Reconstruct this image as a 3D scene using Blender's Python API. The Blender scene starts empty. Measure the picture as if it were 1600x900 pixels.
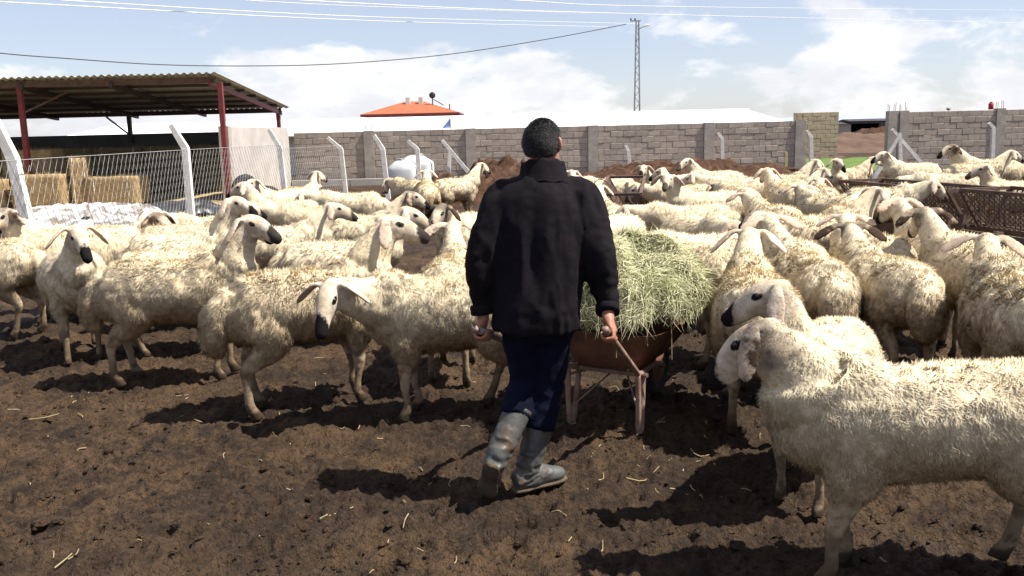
import bpy, math, random
import numpy as np
from mathutils import Vector, Matrix
random.seed(7); RNG = np.random.default_rng(7)
SC = bpy.context.scene
COL = SC.collection
R = math.radians

# ------------------------------------------------------------------ camera
PITCH, ROLL, FPX, CAMZ = R(9.8), R(1.4), 1421.0, 1.70
_f = np.array([0, math.cos(PITCH), -math.sin(PITCH)])
_u0 = np.array([0, math.sin(PITCH), math.cos(PITCH)]); _r0 = np.array([1.0, 0, 0])
_r = _r0*math.cos(ROLL) - _u0*math.sin(ROLL); _u = _u0*math.cos(ROLL) + _r0*math.sin(ROLL)
_c = np.array([0, 0, CAMZ])
cam = bpy.data.cameras.new('camera'); cam_o = bpy.data.objects.new('camera', cam); COL.objects.link(cam_o)
m = Matrix.Identity(4)
for i in range(3):
    m[i][0] = _r[i]; m[i][1] = _u[i]; m[i][2] = -_f[i]; m[i][3] = _c[i]
cam_o.matrix_world = m
cam.sensor_width = 36; cam.lens = 36*FPX/1600; cam.clip_start = 0.05; cam.clip_end = 9000
SC.camera = cam_o

def at(px, py, z=0.0):            # pixel of the photograph -> point on the level z
    d = _f + _r*(px-800)/FPX - _u*(py-450)/FPX
    return _c + d*((z-CAMZ)/d[2])
def atY(px, py, Y):               # pixel -> point on the upright plane y = Y
    d = _f + _r*(px-800)/FPX - _u*(py-450)/FPX
    return _c + d*(Y/d[1])

# ------------------------------------------------------------------ light
SUN = Vector((1.09, -0.20, 1.72)).normalized()
el = math.asin(SUN.z); az = math.atan2(SUN.x, SUN.y)
sl = bpy.data.lights.new('sun', 'SUN'); sl.energy = 5.0; sl.angle = R(0.55); sl.color = (1.0, 0.955, 0.88)
so = bpy.data.objects.new('sun', sl); COL.objects.link(so)
so.rotation_euler = (-SUN).to_track_quat('-Z', 'Y').to_euler()

W = bpy.data.worlds.new('World'); SC.world = W; W.use_nodes = True
nt = W.node_tree; nt.nodes.clear()
def N(t, kind, **kw):
    n = t.nodes.new(kind)
    for k, v in kw.items(): setattr(n, k, v)
    return n
def MATH(t, op, a, b=None, clamp=False):
    n = N(t, 'ShaderNodeMath', operation=op, use_clamp=clamp)
    for i, v in enumerate((a, b)):
        if v is None: continue
        if hasattr(v, 'type') and hasattr(v, 'node'): t.links.new(v, n.inputs[i])
        else: n.inputs[i].default_value = v
    return n.outputs[0]
def MIXC(t, fac, a, b):
    n = N(t, 'ShaderNodeMix', data_type='RGBA')
    for s, v in ((n.inputs[0], fac), (n.inputs[6], a), (n.inputs[7], b)):
        if hasattr(v, 'node'): t.links.new(v, s)
        elif isinstance(v, (tuple, list)): s.default_value = (*v[:3], 1)
        else: s.default_value = v
    return n.outputs[2]
def NOISE(t, vec, scale, detail=4, rough=0.55, dist=0.0):
    n = N(t, 'ShaderNodeTexNoise'); n.inputs['Scale'].default_value = scale
    n.inputs['Detail'].default_value = detail; n.inputs['Roughness'].default_value = rough
    n.inputs['Distortion'].default_value = dist
    if vec is not None: t.links.new(vec, n.inputs['Vector'])
    return n.outputs['Fac']
def RAMP(t, fac, lo, hi):
    n = N(t, 'ShaderNodeMapRange', interpolation_type='SMOOTHSTEP')
    t.links.new(fac, n.inputs[0]); n.inputs[1].default_value = lo; n.inputs[2].default_value = hi
    return n.outputs[0]

sky = N(nt, 'ShaderNodeTexSky', sky_type='NISHITA', sun_disc=False, sun_elevation=el, sun_rotation=az)
sky.air_density = 1.0; sky.dust_density = 1.2; sky.ozone_density = 1.5; sky.altitude = 1000
tc = N(nt, 'ShaderNodeTexCoord')
sep = N(nt, 'ShaderNodeSeparateXYZ'); nt.links.new(tc.outputs['Generated'], sep.inputs[0])
cmb = N(nt, 'ShaderNodeCombineXYZ')
nt.links.new(sep.outputs[0], cmb.inputs[0]); nt.links.new(sep.outputs[1], cmb.inputs[1])
nt.links.new(MATH(nt, 'MULTIPLY', sep.outputs[2], 2.3), cmb.inputs[2])
n1 = NOISE(nt, cmb.outputs[0], 6.6, 9, 0.55, 0.15)
low = RAMP(nt, sep.outputs[2], 0.13, 0.015)          # cloud banks thicken towards the horizon
cl = RAMP(nt, MATH(nt, 'ADD', n1, MATH(nt, 'MULTIPLY', low, 0.12)), 0.545, 0.645)
n2 = NOISE(nt, cmb.outputs[0], 11, 6, 0.6, 0.1)
cloudcol = MIXC(nt, RAMP(nt, n2, 0.3, 0.7), (6.6, 6.65, 7.1), (8.8, 8.75, 8.75))
veil = MIXC(nt, 0.36, sky.outputs[0], (6.6, 6.5, 7.9))
skyc = MIXC(nt, MATH(nt, 'MULTIPLY', cl, 0.85), veil, cloudcol)
bg = N(nt, 'ShaderNodeBackground'); bg.inputs[1].default_value = 0.066
nt.links.new(skyc, bg.inputs[0])
wo = N(nt, 'ShaderNodeOutputWorld'); nt.links.new(bg.outputs[0], wo.inputs[0])

vs = SC.view_settings; vs.view_transform = 'Standard'; vs.look = 'None'; vs.gamma = 1; vs.use_curve_mapping = False
vs.exposure = 1.02
SC.render.engine = 'CYCLES'; SC.cycles.use_denoising = True
SC.cycles.max_bounces = 6; SC.cycles.diffuse_bounces = 3; SC.cycles.transparent_max_bounces = 6

# ------------------------------------------------------------------ numpy noise
def _h(ix, iy, iz):
    n = (ix*374761393 + iy*668265263 + iz*2147483647) & 0xffffffff
    n = ((n ^ (n >> 13))*1274126177) & 0xffffffff
    return ((n ^ (n >> 16)) & 0xffff)/65535.0
def vnoise(P):
    P = np.asarray(P, float); I = np.floor(P).astype(np.int64); fr = P - I; u = fr*fr*(3-2*fr)
    o = 0
    for dx in (0, 1):
        wx = u[:, 0] if dx else 1-u[:, 0]
        for dy in (0, 1):
            wy = u[:, 1] if dy else 1-u[:, 1]
            for dz in (0, 1):
                wz = u[:, 2] if dz else 1-u[:, 2]
                o = o + wx*wy*wz*_h(I[:, 0]+dx+5000, I[:, 1]+dy+9000, I[:, 2]+dz+3000)
    return o*2-1
def fbm(P, octv=4, gain=0.5):
    P = np.asarray(P, float); a = 1; s = 0; t = 0
    for k in range(octv):
        s = s + a*vnoise(P*(2**k) + 17.3*k); t += a; a *= gain
    return s/t
def sstep(x, a, b):
    t = np.clip((x-a)/(b-a), 0, 1); return t*t*(3-2*t)

# ------------------------------------------------------------------ object helpers
def link(o, parent=None):
    COL.objects.link(o)
    if parent is not None: o.parent = parent
    return o
def mesh_data(name, V, F, mat=None, smooth=False):
    me = bpy.data.meshes.new(name)
    me.from_pydata([tuple(v) for v in V] if not isinstance(V, np.ndarray) else V.tolist(), [], [tuple(f) for f in F] if not isinstance(F, np.ndarray) else F.tolist())
    if mat: me.materials.append(mat)
    if smooth: me.shade_smooth()
    me.update(); return me
def obj(name, me, parent=None, loc=None, rz=0.0):
    o = bpy.data.objects.new(name, me); link(o, parent)
    if loc is not None: o.location = tuple(loc)
    if rz: o.rotation_euler = (0, 0, rz)
    return o
def empty(name, loc=(0, 0, 0), rz=0.0):
    o = bpy.data.objects.new(name, None); link(o); o.location = tuple(loc); o.rotation_euler = (0, 0, rz)
    o.empty_display_size = 0.1; return o
def tag(o, label=None, cat=None, group=None, kind=None):
    if label: o['label'] = label
    if cat: o['category'] = cat
    if group: o['group'] = group
    if kind: o['kind'] = kind
    return o

class MB:
    def __init__(s): s.V = []; s.F = []
    def add(s, V, F):
        b = len(s.V); s.V += [tuple(v) for v in V]; s.F += [tuple(i+b for i in f) for f in F]; return s
    def box(s, c, d, rz=0.0, M=None):
        hx, hy, hz = d[0]/2, d[1]/2, d[2]/2
        V = [Vector((x, y, z)) for z in (-hz, hz) for x, y in ((-hx, -hy), (hx, -hy), (hx, hy), (-hx, hy))]
        if rz: V = [Matrix.Rotation(rz, 3, 'Z') @ v for v in V]
        if M is not None: V = [M @ v for v in V]
        V = [v + Vector(c) for v in V]
        return s.add(V, [(0, 3, 2, 1), (4, 5, 6, 7), (0, 1, 5, 4), (1, 2, 6, 5), (2, 3, 7, 6), (3, 0, 4, 7)])
    def tube(s, pts, rads, seg=10, sub=0, up=None, cap=True, rot=0.0):
        P, Rr = interp(pts, rads, sub); V, F = tube_geo(P, Rr, seg, up, cap, rot); return s.add(V, F)
    def bar(s, a, b, r, seg=8): return s.tube([a, b], [r, r], seg)
    def beam(s, a, b, w, h):                  # rectangular section
        a, b = Vector(a), Vector(b); t = (b-a).normalized()
        up = Vector((0, 0, 1)) if abs(t.z) < 0.95 else Vector((0, 1, 0))
        sd = t.cross(up).normalized(); u = sd.cross(t)
        V = [p + sd*x*w/2 + u*y*h/2 for p in (a, b) for x, y in ((-1, -1), (1, -1), (1, 1), (-1, 1))]
        return s.add(V, [(0, 1, 2, 3), (7, 6, 5, 4), (0, 4, 5, 1), (1, 5, 6, 2), (2, 6, 7, 3), (3, 7, 4, 0)])
    def ell(s, c, r, M=None, nu=16, nv=10):
        V = [(0, 0, -1)]; F = []
        for j in range(1, nv):
            ph = -math.pi/2 + math.pi*j/nv
            V += [(math.cos(ph)*math.cos(2*math.pi*i/nu), math.cos(ph)*math.sin(2*math.pi*i/nu), math.sin(ph)) for i in range(nu)]
        V.append((0, 0, 1))
        for i in range(nu):
            F.append((0, 1+(i+1) % nu, 1+i))
            for j in range(nv-2):
                a = 1+j*nu; F.append((a+i, a+(i+1) % nu, a+nu+(i+1) % nu, a+nu+i))
            a = 1+(nv-2)*nu; F.append((a+i, a+(i+1) % nu, len(V)-1))
        V = [Vector((v[0]*r[0], v[1]*r[1], v[2]*r[2])) for v in V]
        if M is not None: V = [M @ v for v in V]
        return s.add([v + Vector(c) for v in V], F)
    def build(s, name, mat, parent=None, smooth=False, loc=None):
        return obj(name, mesh_data(name, s.V, s.F, mat, smooth), parent, loc)

def interp(pts, rads, sub):
    P = np.array([tuple(p) for p in pts], float)
    Q = np.array([(r, r) if not hasattr(r, '__len__') else tuple(r) for r in rads], float)
    if sub <= 0 or len(P) < 3 and sub <= 0: return P, Q
    def cr(A):
        A2 = np.vstack([2*A[0]-A[1], A, 2*A[-1]-A[-2]]); out = []
        for i in range(1, len(A2)-2):
            p0, p1, p2, p3 = A2[i-1], A2[i], A2[i+1], A2[i+2]
            for k in range(sub):
                t = k/sub
                out.append(0.5*(2*p1 + (p2-p0)*t + (2*p0-5*p1+4*p2-p3)*t*t + (3*p1-p0-3*p2+p3)*t**3))
        out.append(A[-1]); return np.array(out)
    return cr(P), np.maximum(cr(Q), 0.003)
def tube_geo(P, Q, seg=10, up=None, cap=True, rot=0.0):
    n = len(P); T = np.zeros_like(P)
    T[1:-1] = P[2:]-P[:-2]; T[0] = P[1]-P[0]; T[-1] = P[-1]-P[-2]
    T /= np.linalg.norm(T, axis=1)[:, None]+1e-9
    if up is None:
        mt = np.abs(T.mean(axis=0)); up = (0, 0, 1) if mt[2] < 0.8*np.linalg.norm(mt)+1e-9 else (1, 0, 0)
    up = np.array(up, float); V = []; F = []
    ang = np.arange(seg)*2*math.pi/seg + rot
    for i in range(n):
        s = np.cross(T[i], up); s /= np.linalg.norm(s)+1e-9; u = np.cross(s, T[i])
        for a in ang: V.append(P[i] + s*math.cos(a)*Q[i, 0] + u*math.sin(a)*Q[i, 1])
    for i in range(n-1):
        for k in range(seg):
            a = i*seg+k; b = i*seg+(k+1) % seg; F.append((a, b, b+seg, a+seg))
    if cap:
        V.append(P[0]); V.append(P[-1]); c0, c1 = len(V)-2, len(V)-1
        for k in range(seg):
            F.append((c0, (k+1) % seg, k)); F.append((c1, (n-1)*seg+k, (n-1)*seg+(k+1) % seg))
    return V, F

def remesh(V, F, voxel, smooth_it=5, fac=0.5):
    """union of closed shells -> one continuous surface; returns vertex array, face list"""
    me = bpy.data.meshes.new('tmp'); me.from_pydata([tuple(v) for v in V], [], F); me.update()
    o = bpy.data.objects.new('tmp', me); COL.objects.link(o)
    md = o.modifiers.new('r', 'REMESH'); md.mode = 'VOXEL'; md.voxel_size = voxel; md.adaptivity = 0
    if smooth_it:
        ms = o.modifiers.new('s', 'SMOOTH'); ms.iterations = smooth_it; ms.factor = fac
    dg = bpy.context.evaluated_depsgraph_get(); dg.update()
    e = o.evaluated_get(dg); em = e.to_mesh()
    nv = len(em.vertices); co = np.empty(nv*3); em.vertices.foreach_get('co', co)
    no = np.empty(nv*3); em.vertices.foreach_get('normal', no)
    fs = [tuple(p.vertices) for p in em.polygons]
    e.to_mesh_clear(); bpy.data.objects.remove(o); bpy.data.meshes.remove(me)
    return co.reshape(-1, 3), no.reshape(-1, 3), fs
def vnormals(V, F):
    Fq = np.array([f if len(f) == 4 else (f[0], f[1], f[2], f[2]) for f in F])
    n = np.cross(V[Fq[:, 2]]-V[Fq[:, 0]], V[Fq[:, 3]]-V[Fq[:, 1]])
    n[Fq[:, 2] == Fq[:, 3]] = np.cross(V[Fq[:, 1]]-V[Fq[:, 0]], V[Fq[:, 2]]-V[Fq[:, 0]])[Fq[:, 2] == Fq[:, 3]]
    N_ = np.zeros_like(V)
    for k in range(4): np.add.at(N_, Fq[:, k], n)
    return N_/(np.linalg.norm(N_, axis=1)[:, None]+1e-12)
def set_col(me, name, C):
    a = me.color_attributes.new(name, 'FLOAT_COLOR', 'POINT'); a.data.foreach_set('color', np.ascontiguousarray(C, dtype=np.float32).ravel())

def sample_surface(V, F, n, w=None, rng=RNG):
    T = []
    for f in F:
        T.append((f[0], f[1], f[2]))
        if len(f) == 4: T.append((f[0], f[2], f[3]))
    T = np.array(T); A = np.linalg.norm(np.cross(V[T[:, 1]]-V[T[:, 0]], V[T[:, 2]]-V[T[:, 0]]), axis=1)
    if w is not None: A = A*w[T].mean(axis=1)
    idx = rng.choice(len(T), n, p=A/A.sum()); r1 = np.sqrt(rng.random(n)); r2 = rng.random(n)
    B = np.stack([1-r1, r1*(1-r2), r1*r2], 1)
    return T[idx], B
def tris(P, D, Nn, L, Wd, C):
    n = len(P); sd = np.cross(D, Nn); sd /= np.linalg.norm(sd, axis=1)[:, None]+1e-9
    V = np.stack([P-sd*Wd[:, None]*.5, P+sd*Wd[:, None]*.5, P+D*L[:, None]], 1).reshape(-1, 3)
    return V, np.arange(n*3).reshape(-1, 3), np.repeat(Nn, 3, axis=0), np.repeat(C, 3, axis=0)
def blades(P, D, Nn, L, Wd, C=None, bend=None):
    """tapering bent blades: P root, D direction, Nn surface normal. returns V,F,normals,colour"""
    n = len(P); sd = np.cross(D, Nn); sd /= np.linalg.norm(sd, axis=1)[:, None]+1e-9
    L = L[:, None]; Wd = Wd[:, None]
    mid = P + D*L*0.55; tip = P + D*L + (bend*L if bend is not None else 0)
    V = np.stack([P-sd*Wd*0.5, P+sd*Wd*0.5, mid-sd*Wd*0.42, mid+sd*Wd*0.42, tip], 1).reshape(-1, 3)
    b = np.arange(n)*5
    F = np.concatenate([np.stack([b, b+1, b+3], 1), np.stack([b, b+3, b+2], 1), np.stack([b+2, b+3, b+4], 1)])
    NN = np.repeat(Nn, 5, axis=0)
    CC = np.repeat(C, 5, axis=0) if C is not None else None
    return V, F, NN, CC

# ------------------------------------------------------------------ materials
def base_mat(name, rough=0.8, spec=0.3):
    m = bpy.data.materials.new(name); m.use_nodes = True; t = m.node_tree
    b = t.nodes['Principled BSDF']; b.inputs['Roughness'].default_value = rough
    b.inputs['Specular IOR Level'].default_value = spec
    return m, t, b
def BUMP(t, b, h, strength=0.3, dist=0.02):
    n = N(t, 'ShaderNodeBump'); n.inputs['Strength'].default_value = strength; n.inputs['Distance'].default_value = dist
    t.links.new(h, n.inputs['Height']); t.links.new(n.outputs[0], b.inputs['Normal'])
def mat(name, c1, c2=None, scale=6.0, rough=0.8, spec=0.3, bump=0.0, metal=0.0, detail=5, rnd=0.0, lo=0.3, hi=0.7, c3=None, s3=2.0, l3=0.55, h3=0.7):
    m, t, b = base_mat(name, rough, spec); b.inputs['Metallic'].default_value = metal
    co = N(t, 'ShaderNodeTexCoord').outputs['Object']
    if rnd:
        oi = N(t, 'ShaderNodeObjectInfo'); ad = N(t, 'ShaderNodeVectorMath', operation='ADD')
        sc_ = N(t, 'ShaderNodeVectorMath', operation='SCALE'); sc_.inputs[3].default_value = 37.0
        cx = N(t, 'ShaderNodeCombineXYZ'); t.links.new(oi.outputs['Random'], cx.inputs[0]); t.links.new(cx.outputs[0], sc_.inputs[0])
        t.links.new(co, ad.inputs[0]); t.links.new(sc_.outputs[0], ad.inputs[1]); co = ad.outputs[0]
    nz = NOISE(t, co, scale, detail, 0.6)
    c = MIXC(t, RAMP(t, nz, lo, hi), c1, c2 or tuple(x*0.75 for x in c1))
    if c3: c = MIXC(t, RAMP(t, NOISE(t, co, s3, 6, 0.65), l3, h3), c, c3)
    if rnd:
        hv = N(t, 'ShaderNodeHueSaturation'); t.links.new(c, hv.inputs['Color'])
        mr = N(t, 'ShaderNodeMapRange'); t.links.new(oi.outputs['Random'], mr.inputs[0]); mr.inputs[3].default_value = 1-rnd; mr.inputs[4].default_value = 1+rnd
        t.links.new(mr.outputs[0], hv.inputs['Value']); c = hv.outputs[0]
    t.links.new(c, b.inputs['Base Color'])
    if bump: BUMP(t, b, NOISE(t, co, scale*4, 5, 0.6), bump, 0.02)
    return m

M = {}
M['block'] = mat('concrete_block', (0.42, 0.355, 0.295), (0.335, 0.285, 0.235), 9, 0.95, 0.1, 0.3, rnd=0.12, c3=(0.45, 0.395, 0.335), s3=2)
M['tanblock'] = mat('tan_block', (0.44, 0.345, 0.26), (0.37, 0.29, 0.215), 9, 0.95, 0.1, 0.3, rnd=0.08)
M['mortar'] = mat('mortar', (0.42, 0.36, 0.30), (0.32, 0.275, 0.23), 5, 0.95, 0.1, 0.3)
M['column'] = mat('concrete_column', (0.40, 0.355, 0.305), (0.30, 0.265, 0.23), 4, 0.95, 0.1, 0.25)
M['panel'] = mat('concrete_panel', (0.46, 0.43, 0.39), (0.37, 0.34, 0.31), 1.6, 0.95, 0.1, 0.15)
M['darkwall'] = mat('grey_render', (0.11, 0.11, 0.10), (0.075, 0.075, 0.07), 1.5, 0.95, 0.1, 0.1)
M['post'] = mat('white_concrete', (0.74, 0.71, 0.66), (0.56, 0.53, 0.48), 5, 0.9, 0.15, 0.15, c3=(0.35, 0.26, 0.18), s3=3.5, l3=0.66, h3=0.78)
M['redsteel'] = mat('red_painted_steel', (0.20, 0.028, 0.026), (0.12, 0.022, 0.02), 7, 0.55, 0.4, 0.05)
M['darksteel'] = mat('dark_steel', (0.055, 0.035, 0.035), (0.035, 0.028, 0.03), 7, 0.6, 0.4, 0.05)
M['sheet'] = mat('galvanised_sheet', (0.46, 0.46, 0.41), (0.34, 0.33, 0.285), 2.2, 0.5, 0.4, 0.0, metal=0.1, c3=(0.24, 0.15, 0.09), s3=1.5, l3=0.6, h3=0.8)
M['whiteroof'] = mat('white_roof_sheet', (0.86, 0.86, 0.86), (0.78, 0.78, 0.78), 0.6, 0.6, 0.3)
M['tile'] = mat('roof_tile', (0.33, 0.115, 0.055), (0.27, 0.09, 0.045), 3, 0.85, 0.2)
M['eave'] = mat('dark_red_eave', (0.24, 0.05, 0.045), None, 3, 0.8)
M['plaster'] = mat('pale_plaster', (0.66, 0.62, 0.56), (0.58, 0.54, 0.48), 1, 0.9)
M['wire'] = mat('galvanised_wire', (0.50, 0.49, 0.47), (0.36, 0.355, 0.34), 3, 0.5, 0.5, metal=0.3)
M['cable'] = mat('black_cable', (0.05, 0.05, 0.055), None, 3, 0.7)
M['alu'] = mat('aluminium_conductor', (0.85, 0.85, 0.86), None, 3, 0.4, 0.5)
M['pole'] = mat('grey_lattice_steel', (0.24, 0.25, 0.26), (0.17, 0.17, 0.18), 3, 0.6, 0.4)
M['tyre'] = mat('black_rubber', (0.018, 0.018, 0.019), (0.03, 0.029, 0.028), 8, 0.8, 0.3, 0.2)
M['tank'] = mat('white_plastic_tank', (0.56, 0.57, 0.57), (0.48, 0.49, 0.48), 2, 0.5, 0.4)
M['tankcap'] = mat('grey_tank_cap', (0.25, 0.25, 0.25), None, 2, 0.6)
M['tarp'] = mat('white_plastic_film', (0.62, 0.62, 0.61), (0.40, 0.39, 0.37), 3, 0.45, 0.5, 0.3, c3=(0.17, 0.145, 0.12), s3=2.4, l3=0.48, h3=0.60)
M['blackfilm'] = mat('black_plastic_film', (0.03, 0.03, 0.032), None, 3, 0.4, 0.5, 0.3)
M['bale'] = mat('straw_bale', (0.42, 0.30, 0.15), (0.27, 0.185, 0.09), 14, 0.95, 0.1, 0.9)
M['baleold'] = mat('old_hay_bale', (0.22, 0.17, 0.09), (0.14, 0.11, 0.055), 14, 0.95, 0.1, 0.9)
M['rust'] = mat('rusty_steel', (0.17, 0.075, 0.042), (0.09, 0.045, 0.03), 8, 0.85, 0.25, 0.3, c3=(0.26, 0.13, 0.075), s3=3)
M['rackrust'] = mat('rusty_rack_steel', (0.15, 0.095, 0.07), (0.085, 0.055, 0.042), 8, 0.85, 0.25, 0.2)
M['wood'] = mat('weathered_board', (0.20, 0.145, 0.105), (0.12, 0.085, 0.062), 6, 0.9, 0.15, 0.3)
M['bluetrough'] = mat('dark_blue_trough', (0.03, 0.05, 0.075), None, 4, 0.5)
M['manure'] = mat('manure', (0.085, 0.045, 0.028), (0.04, 0.022, 0.015), 7, 0.95, 0.1, 1.0, c3=(0.13, 0.075, 0.045), s3=4)
M['field'] = mat('brown_field_earth', (0.13, 0.085, 0.062), (0.085, 0.055, 0.042), 0.8, 0.95, 0.1, 0.6)
M['grass'] = mat('green_grass', (0.075, 0.14, 0.03), (0.12, 0.16, 0.05), 2.5, 0.95, 0.1, 0.8)
M['strawfloor'] = mat('straw_litter', (0.40, 0.31, 0.17), (0.25, 0.19, 0.11), 6, 0.95, 0.1, 0.9)
M['hills'] = mat('hazed_far_hills', (0.30, 0.34, 0.42), (0.26, 0.30, 0.38), 0.004, 1.0, 0.0)  # distance haze is put into the blue-grey colour
M['jacket'] = mat('black_fleece_jacket', (0.0105, 0.0084, 0.0105), (0.0068, 0.0056, 0.007), 30, 0.9, 0.10, 0.08)
M['trouser'] = mat('navy_work_trousers', (0.0055, 0.0065, 0.019), (0.004, 0.0045, 0.013), 20, 0.95, 0.1, 0.2)
M['boot'] = mat('grey_rubber_boot', (0.085, 0.086, 0.080), (0.05, 0.051, 0.047), 9, 0.5, 0.45, 0.25, c3=(0.075, 0.048, 0.028), s3=11, l3=0.50, h3=0.60)
M['sole'] = mat('muddy_boot_sole', (0.10, 0.075, 0.05), (0.055, 0.04, 0.027), 12, 0.9, 0.2, 0.5)
M['skin'] = mat('skin', (0.36, 0.17, 0.11), (0.30, 0.13, 0.08), 14, 0.55, 0.4, 0.1)
M['hair'] = mat('black_greying_hair', (0.012, 0.0115, 0.0115), (0.045, 0.043, 0.042), 60, 0.7, 0.35, 0.15, lo=0.45, hi=0.8)
M['eye'] = mat('dark_eye', (0.012, 0.008, 0.006), None, 3, 0.15, 0.6)
M['tag'] = mat('yellow_ear_tag', (0.80, 0.52, 0.02), None, 3, 0.5)
M['reddrum'] = mat('red_plastic', (0.35, 0.02, 0.04), None, 3, 0.6)
M['bluesign'] = mat('blue_cloth', (0.05, 0.18, 0.45), (0.5, 0.6, 0.75), 5, 0.8)
M['yellowpost'] = mat('yellowed_wood', (0.55, 0.47, 0.25), None, 5, 0.9)
M['straw'] = mat('dry_straw', (0.36, 0.28, 0.16), (0.25, 0.19, 0.10), 8, 0.8, 0.2, rnd=0.2)

# mud: brown trampled dung and soil
def mud_material():
    m, t, b = base_mat('trampled_mud', 0.9, 0.25)
    co = N(t, 'ShaderNodeTexCoord').outputs['Object']
    a = NOISE(t, co, 1.1, 6, 0.6); f = NOISE(t, co, 8, 8, 0.68); g = NOISE(t, co, 42, 6, 0.72)
    c = MIXC(t, RAMP(t, f, 0.38, 0.62), (0.022, 0.0125, 0.0065), (0.092, 0.054, 0.027))
    c = MIXC(t, MATH(t, 'MULTIPLY', RAMP(t, a, 0.42, 0.66), 0.65), c, (0.120, 0.071, 0.035))
    c = MIXC(t, MATH(t, 'MULTIPLY', RAMP(t, NOISE(t, co, 0.55, 5, 0.6), 0.56, 0.46), 0.5), c, (0.034, 0.020, 0.011))
    c = MIXC(t, MATH(t, 'MULTIPLY', RAMP(t, g, 0.56, 0.70), 0.55), c, (0.155, 0.098, 0.053))
    c = MIXC(t, MATH(t, 'MULTIPLY', RAMP(t, g, 0.48, 0.38), 0.85), c, (0.013, 0.008, 0.005))
    t.links.new(c, b.inputs['Base Color'])
    wet = RAMP(t, NOISE(t, co, 0.9, 4, 0.5), 0.60, 0.70)
    mr = N(t, 'ShaderNodeMapRange'); t.links.new(wet, mr.inputs[0]); mr.inputs[3].default_value = 0.90; mr.inputs[4].default_value = 0.45
    t.links.new(mr.outputs[0], b.inputs['Roughness'])
    h = MATH(t, 'ADD', MATH(t, 'MULTIPLY', NOISE(t, co, 22, 6, 0.65), 1.0), MATH(t, 'MULTIPLY', NOISE(t, co, 95, 4, 0.6), 0.35))
    BUMP(t, b, h, 1.0, 0.07)
    return m
M['mud'] = mud_material()

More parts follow.
